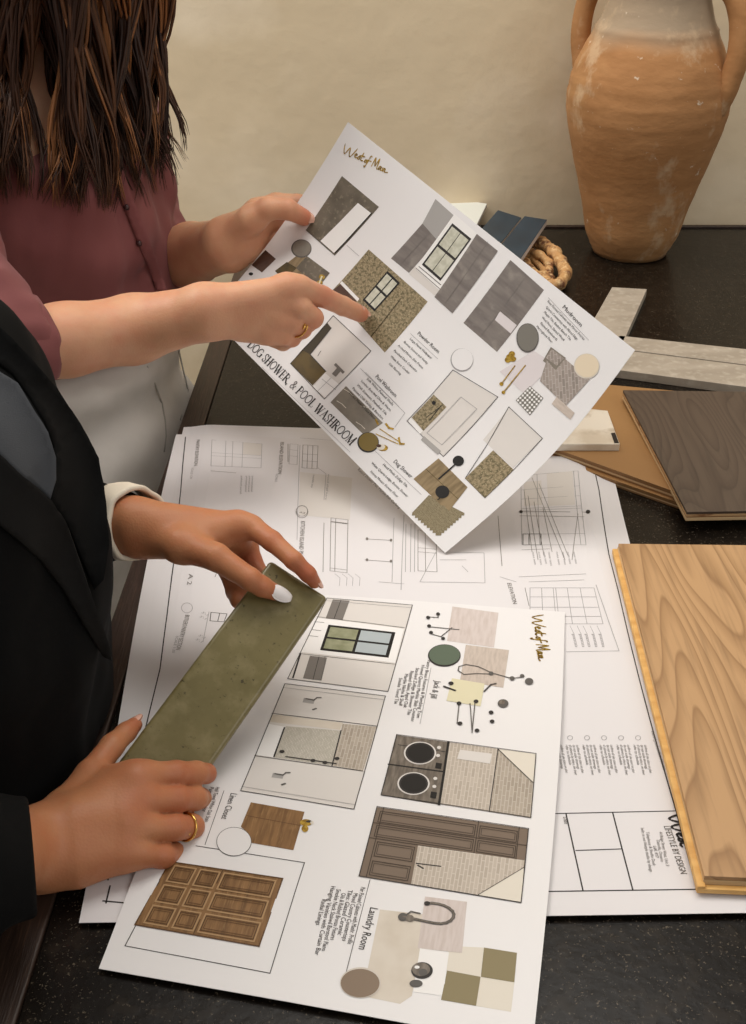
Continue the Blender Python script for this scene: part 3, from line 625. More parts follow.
para(s, 'Pool Washroom', (375, 377), (395, 397.5), ['Soft White Painted Walls', 'Lumber Boarded Olive & Warm', 'Wall Sconces, Panelled Tile', 'Painted Oak Vanity & Benches', 'White Marble Tiles Flooring'], (-4.1, 3.9), .0044, 1.55)
para(s, 'Dog Shower', (393, 462), (410.5, 478.5), ['Hand Made Zellige Tile', 'White Quartz Ledge, Bronze Shower', 'Honey Mosaic Shower Floor', 'Raised Shower Pan, Marble Slab Curbing'], (-5.4, 4.4), .0044, 1.5)
# mudroom elevations
s.poly('greylight', [(435.5, 199), (454.5, 216), (437.5, 240.5), (422.5, 223.5)], 1); s.poly('greyboard', [(422.5, 223.5), (437.5, 240.5), (409, 273), (391, 258.4)], 1)
s.line('mid', [(430, 232), (400, 265)], .0005, 2)
s.poly('pale', [(415, 266), (409, 274), (435, 296), (442, 288)], 1); s.poly('white', [(454.5, 214), (477, 233.5), (440, 291), (415, 268)], 2)
s.q('ink', [(452.5, 223.3), (471.5, 239), (440.5, 281), (422, 264.7)], 3); f = s.quad_in([(452.5, 223.3), (471.5, 239), (440.5, 281), (422, 264.7)])
for (a0, a1) in ((.07, .49), (.52, .94)):
    for (b0, b1) in ((.05, .48), (.53, .95)): s.quv('pane', [f(a0, b0), f(a1, b0), f(a1, b1), f(a0, b1)], 4)
s.line('mid', [(416, 268), (440, 289)], .0007, 3); s.line('ink', [(419, 266.5), (441, 285)], .0007, 3)
s.poly('greyboard', [(477, 234), (498, 251), (452.5, 313.5), (434.5, 297)], 3); s.line('mid', [(488, 242), (444, 305)], .0005, 4)
s.q('greyboard', [(510.5, 260), (544, 290), (497, 352), (463.5, 323)], 1)
for a in (.3, .62):
    pass
s.line('mid', [(527, 275), (480, 337)], .0004, 2); s.line('mid', [(489, 289), (520, 318)], .0004, 2)
s.q('lav', [(500, 311), (517, 325), (510.7, 333.5), (495, 320)], 2); s.line('mid', [(500, 311), (517, 325)], .0004, 3)
# mudroom materials
s.disc('linegrey', (527.7, 338), 11.2, 14.6, 4); s.disc('greydisc', (527.9, 337.6), 10.3, 13.6, 5)
s.q('lav', [(533.5, 350.6), (553.8, 363.4), (524, 394), (499.7, 371.5)], 2)
for c in ((509.5, 357), (512, 354), (508, 360), (513, 359)): s.disc('gold', c, 3.2, 2.8, 4)
s.line('gold', [(515, 366), (501.5, 384)], .0012, 4); s.disc('gold', (501.5, 384), 2, 2, 4); s.line('gold', [(525.5, 365.5), (503, 393)], .0012, 4); s.disc('gold', (503.5, 392.5), 1.8, 1.8, 4)
s.q('herring', [(551, 347), (589.8, 379.5), (565.7, 406), (540, 381)], 3); s.q('taupe2', [(551, 347), (566, 358), (556, 370), (543, 361)], 4); s.q('herring', [(552, 349), (564, 358.5), (557, 366), (546, 358)], 5)
s.disc('beige', (586.8, 366.2), 12.8, 12.6, 5); s.disc('creamdisc', (587, 365.8), 11.8, 11.6, 6)
L4 = [(530, 386), (543.5, 398), (530, 415.6), (515.8, 400.4)]; s.q('greydisc', L4, 3); f = s.quad_in(L4)
for i in range(6):
    for j in range(6):
        c = f((i+.5)/6, (j+.5)/6); w_ = .0024
        s.polyuv('white', [c+np.array(d)*w_ for d in ((0, -.6), (.6, 0), (0, .6), (-.6, 0))], 4)
s.q('mauve2', [(556.7, 397), (574.7, 413), (570.5, 419.7), (551.9, 404)], 4)
# vanity elevations
s.line('ink', [(453, 370), (498, 397), (443.4, 456.7), (407, 421)], .0006, 2, True); s.q('pale', [(453, 371), (497, 397), (443.4, 456), (408, 421)], 1)
s.q('floral', [(433.8, 394.6), (446.7, 407), (423.5, 431), (412, 417.5)], 2); s.line('faint', [(461, 397), (477, 409), (442, 445), (427, 433)], .0005, 3, True)
s.q('white', [(411, 418), (423, 431), (420, 434), (408, 421)], 3); s.q('greylight', [(424, 436), (441, 451), (438, 455), (421, 440)], 3); s.line('black', [(441, 406), (430, 420)], .0009, 4); s.line('black', [(443, 405), (426, 418)], .0006, 4); s.disc('black', (434, 403), 2, 2, 4)
s.disc('faint', (462, 360), 11.4, 11.6, 3); s.disc('paper', (462.4, 359.5), 10.7, 10.9, 4)
s.line('ink', [(508.8, 406.9), (542.5, 438.4), (485, 498), (465.3, 478.3)], .0006, 2, True)
s.q('pale', [(508.8, 407.5), (542, 438.4), (513, 468), (483, 440)], 1)
s.q('floral', [(493.3, 450.3), (513.6, 469.6), (485, 498), (465.3, 478.3)], 3)
s.poly('black', [(492, 463), (495.5, 466), (495, 470), (497.5, 476), (496, 483), (491, 488), (486, 485), (484, 480.5), (480, 478), (484.5, 474.5), (487, 469), (486, 465.5)], 4)
s.q('woodpale', [(438.6, 458.4), (467.6, 487.3), (448.3, 512), (413.5, 479)], 2); s.line('olive', [(426, 469), (458, 499)], .0006, 3)
s.q('tanbasket', [(429, 495), (464.4, 513), (438.6, 535.6), (412, 513)], 2)
f = s.quad_in([(429, 495), (464.4, 513), (438.6, 535.6), (412, 513)])
for i in range(9):
    a = (i+.5)/9; c0 = f(1.0, a); c1 = f(a, 1.0)
    for c in (c0, c1): s.polyuv('tanbasket', [c+np.array(d)*.0019 for d in ((0, -1), (1, 0), (0, 1), (-1, 0))], 2)
s.disc('black', (458.5, 461), 5.6, 5.2, 5); s.line('black', [(457, 463), (439, 479)], .0016, 5); s.disc('black', (442.5, 492), 7, 6.4, 5); s.line('black', [(446, 493), (438, 500)], .001, 6)
held = s.build('presentation_board', 'white presentation board with room photos and swatches, held up in the air over the drawings', 'board', 'presentation boards')

# ---------------------------------------------------------------- the plan set
zp = TZ+.0045
pTL, pTR, pBR, pBL = PZ(176, 434.5, zp), PZ(611, 463.5, zp), PZ(752, 913, zp), PZ(79, 923, zp)
PL_, PH_ = .695, .475     # u runs towards the camera, v to the right
def plan_surface(TL, TR, BR, BL, dz=0, seed=0):
    def S(u, v):
        a, b = u/PL_, v/PH_
        p = (TL*(1-a)+BL*a)*(1-b)+(TR*(1-a)+BR*a)*b
        p = p.copy(); el = .5*(1+math.cos(math.pi*min(max(b, 0)/.11, 1))); er = .5*(1+math.cos(math.pi*min(max(1-b, 0)/.10, 1)))
        p[2] += dz+.0045*(1-el)*(1-smooth01((a-.35)/.4))*(1-er)+.0003
        p[2] -= .0016*er**2*(1-a)
        p[0] += .010*math.sin(math.pi*min(1, a*1.35))*(1-b)**2*(-.35)-.013*math.sin(math.pi*a)*b**3*.6
        return p
    return S
S_plan = plan_surface(pTL, pTR, pBR, pBL)
for k, (dy, dx, lab) in enumerate(((.021, .006, 'lower drawing sheet, its white edge peeking out beyond the far side of the top drawing'),)):
    S2 = plan_surface(pTL+[dx, dy, -.0018], PZ(452, 443, zp)+[0, .02, -.0018], pBR+[0, .006, -.0018], pBL+[.004, .006, -.0018])
    u = Sheet(S2, PL_, PH_, .0004, M['planback']); u.paper(34, 34); u.line('faint', [(300, 438), (440, 449)], .0005, 1)
    u.build('drawing_sheet', lab, 'drawing', 'drawing sheets')
s = Sheet(S_plan, PL_, PH_, .0004, M['planpaper'], layer=.00012); s.paper(44, 40)
s.line('ink', [(185.5, 437), (183, 462), (180.8, 490), (177, 525), (174.5, 557), (167, 615), (160, 669), (148, 718), (128, 800), (108, 880)], .0011, 1)
s.line('ink', [(593, 463.5), (599, 490), (604, 525), (609, 555), (618, 590), (632, 650), (650, 720), (676, 811), (697, 890)], .0011, 1)
s.line('ink', [(543.4, 891.6), (697, 889.4)], .0011, 1); s.line('ink', [(540, 814), (676, 811)], .0010, 1)
s.line('ink', [(566, 814), (583, 890.8)], .0011, 1); s.line('ink', [(612.6, 812.5), (632.7, 889.7)], .0011, 1); s.line('ink', [(576, 850.6), (622, 849)], .0010, 1)
s.text('linegrey', 'Date', (563, 817), None, .0035)
s.line('ink', [(103, 901), (125, 903)], .0012, 1); s.line('ink', [(110, 886), (106, 903)], .0012, 1)
s.script('ink', [x for x in SCRIPT_WM[:5]], (668, 815), (681.5, 850), .0125, .0017, x0=0, x1=.5)
s.text('linegrey', 'LIFESTYLE BY DESIGN', (663.5, 826), (680.5, 874), .0052)
for i, (tx, L0, L1) in enumerate((('44 Ridge Street West, Unit 3', 832, 866), ('Oakville, Ontario', 840, 862), ('L6K 4Y7', 846, 858), ('Telephone & Studio Desk', 832, 866), ('hello at our lifestyle studio by design', 828, 872))):
    s.text('linegrey', tx, (659-i*4.4+(L0-832)*.2, L0), (666-i*4.4+(L1-866)*.2, L1), .0026)
s.text('linegrey', 'notes and general conditions of the work', (651, 731), (663, 770), .003)
for i, x in enumerate((556, 572, 589, 606, 623, 640)):
    if x > 560: s.line('faint', [(x-2+2.6*math.cos(q), 738+2.2*math.sin(q)) for q in np.linspace(0, 2*math.pi, 13)], .0005, 2)
    for j, L0 in enumerate((28, 24, 30, 20)):
        if x-j*4 > 551: s.text('linegrey', ('confirm all site sizes on plan', 'do not scale drawings', 'all cabinetry by others, see sheet', 'refer to schedule')[j], (x+4-j*3.6, 745), (x+4-j*3.6+L0*.2, 745+L0), .0024)
# elevations: helper drawing a grid in a photo quad
def elev(Q, cols, rows, m='faint', w=.0005, tint=None):
    f = s.quad_in(Q)
    if tint: s.quv(tint, [f(0, 0), f(1, 0), f(1, 1), f(0, 1)], 1)
    for c in cols: s.lineuv(m, [f(c, 0), f(c, 1)], w, 2)
    for r in rows: s.lineuv(m, [f(0, r), f(1, r)], w, 2)
    return f
f = elev([(212, 440), (262, 444), (261, 468), (211, 466)], (0, .28, .42, .62, 1), (0, .5, .62, 1), tint='planpaper'); s.quv('pale', [f(.63, 0), f(1, 0), f(1, .49), f(.63, .49)], 1.6)
s.line('mid', [(211, 471), (236, 473)], .0005, 2)
for x in (241, 246, 249, 252): s.text('faint', 'painted panel', (x, 476), (x-1, 492+(x % 3)*2), .002)
s.text('mid', 'PANTRY ELEVATION', (196.5, 440), (194, 466), .0042); s.text('faint', 'SCALE 1:20', (191.5, 468), (190, 479), .0026)
s.text('mid', 'ISLAND ELEVATION', (280.5, 442), (278, 474), .0042); s.text('faint', 'SCALE', (276, 474), (275, 482), .0024)
elev([(290, 444), (298, 444.6), (297, 465), (289, 464)], (0, 1), (0, .3, .6, 1)); s.line('mid', [(288, 444), (288, 462)], .0006, 2)
f = elev([(303, 445), (318, 446), (317, 469), (302, 468)], (0, .33, .66, 1), (0, .4, .7, 1), 'mid'); s.line('faint', [(300, 445), (297, 540)], .0005, 2); s.line('faint', [(318, 468), (326, 474), (324, 500)], .0005, 2)
s.quv('pale', [s.uv(300, 472), s.uv(352, 478), s.uv(350, 520), s.uv(299, 515)], 1)
s.text('faint', 'marble top', (313, 475), (311, 488), .0022); s.text('faint', 'wood shelf here', (328, 474), (325, 500), .0022)
for c, t0 in (((277, 511), 'KITCHEN ISLAND PLAN'), ((302, 511), None)):
    ang = [(c[0]+5.6*math.cos(a), c[1]+5.4*math.sin(a)) for a in np.linspace(0, 2*math.pi, 17)]
    if t0 is None: s.line('mid', ang, .0005, 2)
ang = [(302+6*math.cos(a), 512+6*math.sin(a)) for a in np.linspace(0, 2*math.pi, 17)]; s.line('mid', ang, .0006, 3); s.text('mid', 'A2', (299, 513), (305, 514), .003)
s.text('mid', 'KITCHEN ISLAND PLAN', (301, 521), (298.5, 560), .0045)
elev([(331, 518), (348, 520), (347, 573), (330, 571)], (0, .28, 1), (0, .07, .95, 1), 'mid'); s.line('mid', [(331, 522), (347, 524)], .0007, 3); s.line('mid', [(324, 523), (323, 572)], .0005, 2)
for x in (340, 347, 353, 360): s.line('faint', [(x-5, 574), (x, 578), (x-.6, 586)], .0004, 2)
s.line('mid', [(366, 539), (392, 540.5)], .0006, 2); s.line('mid', [(365, 560), (391, 562)], .0006, 2); s.line('faint', [(394, 518), (392, 582)], .0005, 2)
for y in (539, 560): s.disc('mid', (367, y), 1.3, 1.4, 3); s.disc('mid', (391, y+1.4), 1.3, 1.4, 3)
s.line('faint', [(404, 515), (401, 590)], .0006, 2); s.line('faint', [(379, 582), (404, 584)], .0005, 2)
for x in (406, 411, 415): s.line('faint', [(x, 524), (x-.6, 572)], .0006, 2)
elev([(418, 530), (436, 532), (437, 572), (418, 571)], (0, .4, 1), (0, .45, .55, 1), 'mid'); elev([(436, 552), (484, 553), (485, 583), (420, 582)], (0, 1), (.0, 1), 'faint')
s.line('faint', [(440, 560), (466, 560)], .0006, 2); s.line('faint', [(462, 566), (468, 572)], .0006, 2); s.line('mid', [(498, 516), (502, 566)], .0006, 2)
# big elevation at the right with leader lines
f = elev([(521, 476), (578, 471), (586, 545), (522, 545)], (0, .28, .92, 1), (0, .22, .36, .50, .53, .86, 1), 'faint'); s.quv('pale', [f(.45, 0), f(.9, 0), f(.9, .48), f(.45, .48)], 1); s.quv('pale', [f(.05, .1), f(.35, .1), f(.35, .46), f(.05, .46)], 1)
s.line('mid', [(519, 512), (590, 512.5)], .0009, 3); s.line('mid', [(520, 516), (584, 517)], .0006, 3); s.disc('ink', (521, 512), 1.8, 1.4, 4); s.disc('ink', (588, 512), 2.2, 1.8, 4)
elev([(523, 534), (541, 534), (541, 545), (523, 545)], (0, .33, 1), (0, 1), 'linegrey', .0007)
for i, (x0, x1) in enumerate(((532, 565), (539, 568), (524, 532), (528, 538), (534, 544), (543, 552), (578, 572))): s.line('mid', [(x0, 478+i*6), (x1, 560-(i % 3)*4)], .00045, 3)
for x in (532, 538, 543, 548, 556, 562, 567, 573): s.text('faint', 'note text', (x, 552), (x+2.5, 564+(x % 3)), .0022)
s.line('mid', [(522, 550), (550, 549)], .0005, 2); s.line('faint', [(519, 577), (586, 574)], .0005, 2); s.line('faint', [(529, 582), (584, 580)], .0005, 2)
f = elev([(530, 588), (594, 588), (603, 624), (530, 624)], (0, .18, .36, .40, .58, .78, 1), (0, .26, .55, .8, 1), 'faint'); 
s.line('mid', [(525, 588), (529, 606)], .0005, 2); s.line('faint', [(596, 585), (619, 651), (566, 652)], .0006, 2)
for x in (570, 577, 583, 590, 597): s.line('faint', [(x, 626), (x+4, 634), (x+7, 646)], .0004, 2); s.text('faint', 'panel', (x+2, 634), (x+5, 647), .0022)
s.text('mid', 'ELEVATION', (507, 583), (513, 604), .0042); s.line('faint', [(500, 577), (516, 582)], .0006, 2)
# left lower group
ang = [(187+5.5*math.cos(a), 608+5*math.sin(a)) for a in np.linspace(0, 2*math.pi, 17)]; s.line('faint', ang, .0005, 2); s.text('mid', 'BUTLERS PANTRY SECTION', (185.5, 615), (176, 650), .0042); s.text('faint', 'SCALE 1:20', (176, 636), (172, 653), .0026)
elev([(211, 612.5), (227, 614), (224, 622), (210, 621)], (0, .55, 1), (0, 1), 'linegrey', .0007); s.line('faint', [(209, 612), (203, 642)], .0005, 2)
for p in ((201, 613), (199, 617), (198, 636), (195, 640)): s.text('faint', "3'-1", p, (p[0]+6, p[1]+3), .0028)
s.text('mid', 'A 2', (189, 574), (187, 585), .0045); s.line('mid', [(215, 577), (217, 572)], .0006, 2)
s.build('drawing_sheet', 'large sheet of cabinetry drawings lying on top, title block towards the near right', 'drawing', 'drawing sheets')

# ---------------------------------------------------------------- the board lying on the drawings
zb = TZ+.0098
lA, lB, lC, lD = PZ(565, 612, zb), PZ(249, 590, zb), PZ(98, 965, zb-.002), PZ(533, 1043, zb-.002)
LL_, LH_ = .432, .279
def S_low(u, v):
    a, b = u/LL_, v/LH_
    p = (lB*(1-a)+lC*a)*(1-b)+(lA*(1-a)+lD*a)*b; p = p.copy()
    p[2] += -.0035*smooth01((a-.80)/.2)+.0008*math.sin(math.pi*b)
    p[0] += .004*math.sin(math.pi*a)*b
    return p
s = Sheet(S_low, LL_, LH_, .0005, M['paper'], layer=.00012); s.paper(30, 20)
s.script('gold', SCRIPT_WM, (532.5, 615), (538, 661), .0125, .0013)
Q = [(327, 598.3), (412.4, 605.3), (388, 691.8), (287.7, 679)]
s.q('pale', Q, 1); s.line('ink', Q, .0006, 4, True); s.line('linegrey', [(317, 617), (404.5, 628)], .0005, 4); s.line('linegrey', [(299, 653.8), (394.7, 664.5)], .0005, 4); s.line('faint', [(326.5, 601), (411, 608)], .0004, 4)
s.q('white', [(318, 618), (404, 629), (395, 663), (299, 652)], 2)
s.q('mid', [(332.8, 599.7), (349.6, 601), (342.6, 620), (325.7, 618.6)], 3); s.line('ink', [(341, 600.5), (334, 619.3)], .0005, 4)
w = [(328.5, 625), (395.5, 632.6), (388.5, 658), (320, 650.4)]; s.q('black', w, 3); f = s.quad_in(w)
for (a0, a1) in ((.04, .46), (.5, .95)):
    for (b0, b1) in ((.08, .47), (.54, .92)): s.quv('greenglass' if a0 < .3 else 'blueglass', [f(a0, b0), f(a1, b0), f(a1, b1), f(a0, b1)], 4)
s.q('mid', [(310, 656), (327, 658), (321.5, 680.8), (303, 678.5)], 3); s.line('ink', [(319, 657), (313, 680)], .0005, 4); s.line('ink', [(300.5, 654), (293, 678)], .0014, 4); s.line('linegrey', [(325, 657), (325, 664), (321, 680)], .0004, 4)
for p in ((316, 630), (313, 636), (319, 622)): s.line('linegrey', [(p[0]-4, p[1]), (p[0]+5, p[1]+1)], .0005, 4)
Q = [(285, 684), (385.4, 696.3), (353.9, 809.5), (240.7, 791)]
s.q('pale', Q, 1); s.line('ink', Q, .0006, 4, True); s.line('ink', [(272, 713.7), (377, 726.4)], .0006, 4); s.line('ink', [(254.8, 756), (362.9, 771.4)], .0006, 4); s.line('faint', [(243, 787), (355, 805)], .0004, 4); s.line('faint', [(284, 688), (384, 700)], .0004, 4)
s.q('beige', [(272, 714.5), (343, 723), (340, 730), (270, 722)], 2); s.q('white', [(268, 724), (285, 727), (273.6, 757.4), (256, 755)], 2)
s.q('hatch', [(286, 726.4), (342.6, 731), (331, 765.8), (273.6, 757.4)], 2); s.q('tileprint2', [(342.6, 724), (376.6, 727), (363, 771), (332.8, 766)], 2)
s.line('ink', [(284.5, 728), (274, 757)], .0012, 4); s.line('ink', [(341, 731), (332, 766)], .0010, 4); s.line('ink', [(286, 757), (336, 764)], .0012, 4)
for p in ((313, 761), (325, 763), (282, 752), (337, 759)): s.disc('ink', p, 2.6, 1.6, 5)
for (x, y) in ((300, 696), (269, 771)):
    s.quv('greylight', [s.uv(x+4, y+2), s.uv(x+15, y+3.5), s.uv(x+13.5, y+8), s.uv(x+2.5, y+6.5)], 2); s.line('linegrey', [(x+6, y+3), (x+14, y+4.5), (x+17, y+2), (x+21, y+2)], .0012, 4); s.line('linegrey', [(x+13, y+14), (x+16, y+13)], .0016, 4)
# jack & jill materials
s.q('mauve', [(452.4, 606.6), (498.5, 612.8), (494, 647.6), (447, 641)], 1); s.q('mauve2', [(465.8, 645), (509, 650.3), (503.3, 687.9), (460, 681)], 2); s.q('sand', [(452, 678.5), (484.6, 684), (480.5, 706.6), (446.5, 701)], 3)
s.disc('ink', (444.3, 655.8), 16.4, 11.2, 3, 36); s.disc('sage', (444.5, 655.3), 15.4, 10.2, 4, 36)
for p in (((427, 617), (438, 618), (438, 614)), ((428, 627), (459, 630)), ((430, 634), (441, 637), (452, 628))): s.line('linegrey', p, .0009, 5)
for p in ((428, 618), (429, 626.5), (431, 633), (443, 639), (438, 614.5)): s.disc('ink', p, 2, 1.6, 6)
lp = [(490, 674.5), (476, 674), (464, 675), (458, 671), (459, 667), (466, 665), (478, 667), (492, 673.5), (512, 679), (524, 677)]
s.line('linegrey', lp, .0009, 6); 
for p, r in (((491, 674), 2.4), ((512, 679), 2.6), ((522, 676.5), 2.2), ((529, 682), 4.2)): s.disc('linegrey', p, r, r*.8, 7)
for a, b in (((459, 704), (457, 724)), ((475, 702), (472, 733)), ((470, 704), (472, 731))): s.line('linegrey', [a, b], .0008, 6)
for p in ((459, 704), (460, 724), (476, 702), (477, 731), (491, 713), (492, 722)): s.disc('ink', p, 2.4, 1.8, 7)
s.disc('linegrey', (503, 704), 5.4, 4.2, 6); s.disc('steel', (502, 703), 3, 2.2, 7); s.line('ink', [(444, 687), (455, 691)], .0018, 6); s.disc('ink', (451, 684), 2.6, 1.8, 7); s.line('ink', [(484, 692), (491, 685), (496, 684)], .0012, 6)
s.text('ink', 'Jack & Jill', (435, 681), (430.5, 698), .0052)
s.line('faint', [(431, 668), (420, 724)], .0004, 3)
for i, (tx, y0, y1) in enumerate((('Pantry Brass Fixtures & Plumbing Trim', 660, 718), ('Honed Quartz Marble Slab Counter', 665, 722), ('Stacked Zellige & Shower Tile', 668, 715), ('Rippled Glass, Aged Oak', 671, 708), ('Marble Niche & Shelf', 674, 706), ('Smoke Toned Tile', 678, 704))):
    s.text('ink', tx, (427.5-i*5.0-(y0-660)*.19, y0), (427.5-i*5.0-(y1-660)*.19, y1), .0030)
# laundry photo: machines and tiles
Q = [(396.6, 735), (536, 754), (530.7, 818), (381, 795.4)]
s.q('tileprint', Q, 1); s.line('ink', Q, .0006, 6, True); s.q('steel', [(396.6, 735), (448.4, 742.5), (439, 805), (381, 795.4)], 2)
s.line('black', [(388.5, 764.5), (443.5, 772)], .0014, 3); s.line('black', [(448.4, 742.5), (439, 805)], .0018, 5); s.line('ink', [(398, 745), (445, 752)], .0006, 4)
for c, k in (((420, 753.5), 1), ((413.5, 784), 1)):
    s.disc('pale', c, 16.2, 11.4, 4, 32); s.disc('ink', c, 14.6, 10.4, 5, 32); s.disc('black', c, 12.6, 8.8, 6, 32)
for y in (748, 756, 779, 787): s.disc('pale', (439-(y-748)*.12, y), 2, 1.6, 5)
s.q('black', [(436, 763), (442, 764), (441, 769.5), (435, 768.5)], 5); s.q('black', [(431, 792), (437, 793), (436, 799), (430, 798)], 5)
s.poly('cream', [(498, 749.5), (536, 754.5), (533, 783)], 3); s.poly('tileprint2', [(498, 749.5), (533, 783), (530.7, 818), (489, 812)], 2); s.line('ink', [(498, 749.5), (489, 812)], .0006, 5); s.line('ink', [(498, 749.5), (533, 783)], .0006, 5)
s.q('pale', [(460, 750), (492, 754), (490, 764), (457, 759)], 3)
# cabinet photo
Q = [(377, 807), (528.5, 829), (521, 903), (359, 876.5)]
s.q('cab', Q, 1); s.line('ink', Q, .0006, 6, True); f = s.quad_in(Q)
def panel(f, a0, b0, a1, b1, m='cabline', w=.0006):
    s.lineuv(m, [f(a0, b0), f(a1, b0), f(a1, b1), f(a0, b1), f(a0, b0)], w, 4)
for r in ((.03, .06, .66, .22), (.03, .27, .66, .43), (.69, .06, .93, .22), (.69, .27, .93, .43), (.06, .5, .30, .70), (.06, .77, .30, .96)): panel(f, *r); panel(f, r[0]+.012, r[1]+.03, r[2]-.012, r[3]-.03, w=.0004)
for x in (.675, .94, .045): s.lineuv('cabline', [f(x, 0), f(x, .46 if x > .1 else 1)], .0006, 4)
s.lineuv('cabline', [f(0, .46), f(1, .46)], .0006, 4); s.lineuv('cabline', [f(0, .24), f(1, .24)], .0005, 4)
s.poly('tileprint', [(418, 846), (524.5, 861), (523.5, 868), (478, 895.5), (411, 884.7)], 5); s.poly('cream', [(523.8, 868), (521, 903), (478, 895.5)], 5); s.line('ink', [(524, 868), (478, 895.5)], .0005, 6); s.line('ink', [(416.5, 864), (440.7, 867)], .0010, 6); s.line('ink', [(418, 866), (423, 869)], .0012, 6)
# laundry materials
s.poly('beige', [(380, 909.6), (428, 915), (411.8, 996), (400, 1004), (362, 996)], 1); s.q('mauve', [(425, 896.7), (467, 902), (462, 953), (417.7, 948.5)], 2); s.q('white', [(420, 948.5), (449, 952.5), (443, 996), (413, 992)], 2)
s.q('cream', [(449, 946), (484, 947.7), (480.5, 977), (445, 971)], 1); s.q('olivecheck', [(484, 947.7), (517, 953), (514.3, 982.5), (480.8, 977)], 2); s.q('olivecheck', [(447, 970.7), (480.6, 977), (476, 1006), (441, 1000)], 2); s.q('cream', [(480.6, 977), (514.3, 982.5), (511, 1012), (476, 1006)], 1)
tp = [(426, 904), (432, 903.6), (438, 904.4), (444, 906), (449, 908.6), (452.4, 911.6), (453.8, 914.8), (453.2, 918), (450.6, 921), (446.6, 923.2), (441, 924.2), (434, 923.6), (424, 921.6), (403, 917)]
s.line('linegrey', tp, .0021, 5); s.line('steel', tp, .0010, 6); s.disc('ink', (427, 904), 3, 2.2, 6); s.disc('linegrey', (403, 917.5), 5, 4, 6); s.line('linegrey', [(407, 915), (411, 912), (420, 914)], .0010, 6); s.disc('steel', (410, 919), 4, 3.4, 7)
s.disc('ink', (422, 971), 10.8, 8.4, 5); s.disc('steel', (421, 970), 9, 6.8, 6); s.disc('linegrey', (423, 973), 4.4, 3.6, 7); s.disc('linegrey', (416, 984), 6.6, 3.8, 5); s.disc('white', (417, 968), 2.6, 1.6, 8)
s.disc('discrim', (360.6, 983), 20.6, 15.4, 4, 36); s.disc('browndisc', (360.2, 983.6), 19.4, 14.2, 5, 36)
s.text('ink', 'Laundry Room', (370.5, 907), (358.5, 949), .0058)
s.line('ink', [(370, 880), (343, 985)], .0004, 3)
for i, (tx, y0, y1) in enumerate((('Pair Painted Cabinets with Mushr. Profile', 887, 944), ('Mixed Country Countertops', 893, 941), ('Tiles: Glazed Ceramic', 890, 935), ('Oils & Rubbed Bronze Fixtures', 893, 940), ('Smokie Neck Stained Barstool Piano', 889, 951), ('Hanging Vanities with Curtain Bar', 886, 955), ('Radial Linings', 899, 925))):
    s.text('ink', tx, (361-i*6.0-(y0-887)*.24, y0), (361-i*6.0-(y1-887)*.24, y1), .0033)
# linen closet
s.poly('woodprint', [(250.9, 802.5), (304.5, 812), (293.4, 850.4), (251, 843), (247, 832), (240.8, 827)], 2); s.line('woodprint2', [(247, 816), (301, 826)], .0005, 3)
s.disc('linegrey', (234, 842), 17.6, 14.6, 3, 40); s.disc('paper', (234, 842), 17.0, 14.0, 4, 40); s.disc('gold', (306, 823), 6, 3.4, 4); s.disc('ink', (309, 822), 3, 1.2, 5); s.disc('gold', (305, 829), 3.4, 3.4, 4); s.disc('cream', (312, 823), 1.8, 1.6, 5)
s.line('ink', [(196, 846), (304.5, 862.8), (270, 973.4), (125, 946), (160, 880)], .0006, 2)
Q = [(170, 862), (282.7, 878.9), (259, 946.6), (135, 925)]
s.q('woodprint', Q, 2); f = s.quad_in(Q)
for b0 in (.05, .37, .69):
    for a0, a1 in ((.06, .25), (.29, .46), (.50, .95)):
        panel(f, a0, b0, a1, b0+.26, 'woodline', .0011); panel(f, a0+.012, b0+.03, a1-.012, b0+.23, 'woodprint2', .0007); panel(f, a0+.03, b0+.06, a1-.03, b0+.20, 'woodprint2', .0004)
s.line('woodprint2', Q, .001, 4, True); s.lineuv('woodprint2', [f(.475, 0), f(.475, 1)], .0007, 4)
s.text('ink', 'Linen Closet', (231, 793), (221, 819), .0052); s.line('ink', [(224, 791), (205, 845)], .0004, 3)
for i, (tx, y0, y1) in enumerate((('Hall Towel White Oak Stain', 787, 822), ('Painted Interior', 787, 812), ('Brass Pulls', 790, 806))):
    s.text('ink', tx, (216-i*5.8-(y0-787)*.33, y0), (216-i*5.8-(y1-787)*.33, y1), .0033)
s.build('presentation_board', 'white presentation board with room photos lying flat on the drawings under the green tile', 'board', 'presentation boards')

# ---------------------------------------------------------------- the green tile
g = [W(270.5, 559.5, .93), W(328, 597, .925)]
bl0, br0 = W(119, 761, .853), W(211, 764, .853)
dl = bl0-g[0]
gn = nrm(np.cross(g[1]-g[0], dl)); gn = gn if gn[2] > 0 else -gn
wdir = g[1]-g[0]; dr = br0-g[1]; 
LT = 1.16
gBL = g[0]+dl*LT; k = ((gBL-g[1])@nrm(dr)); gBR = g[1]+nrm(dr)*(((gBL-g[1])@nrm(dr))+.010)
def flat(p): return p-gn*((p-g[0])@gn)
G4 = [flat(x) for x in (g[0], gBL, gBR, g[1])]
tile = empty('green_tile', (G4[0]+G4[2])/2-gn*.011); tag(tile, 'long olive green glazed tile held in both hands over the board', 'tile')
prism('tile_body', G4, .011, M['tilegreen'], tile, bevel=.0035, down=-gn)
tile.children[0].modifiers['bevel'].segments = 4
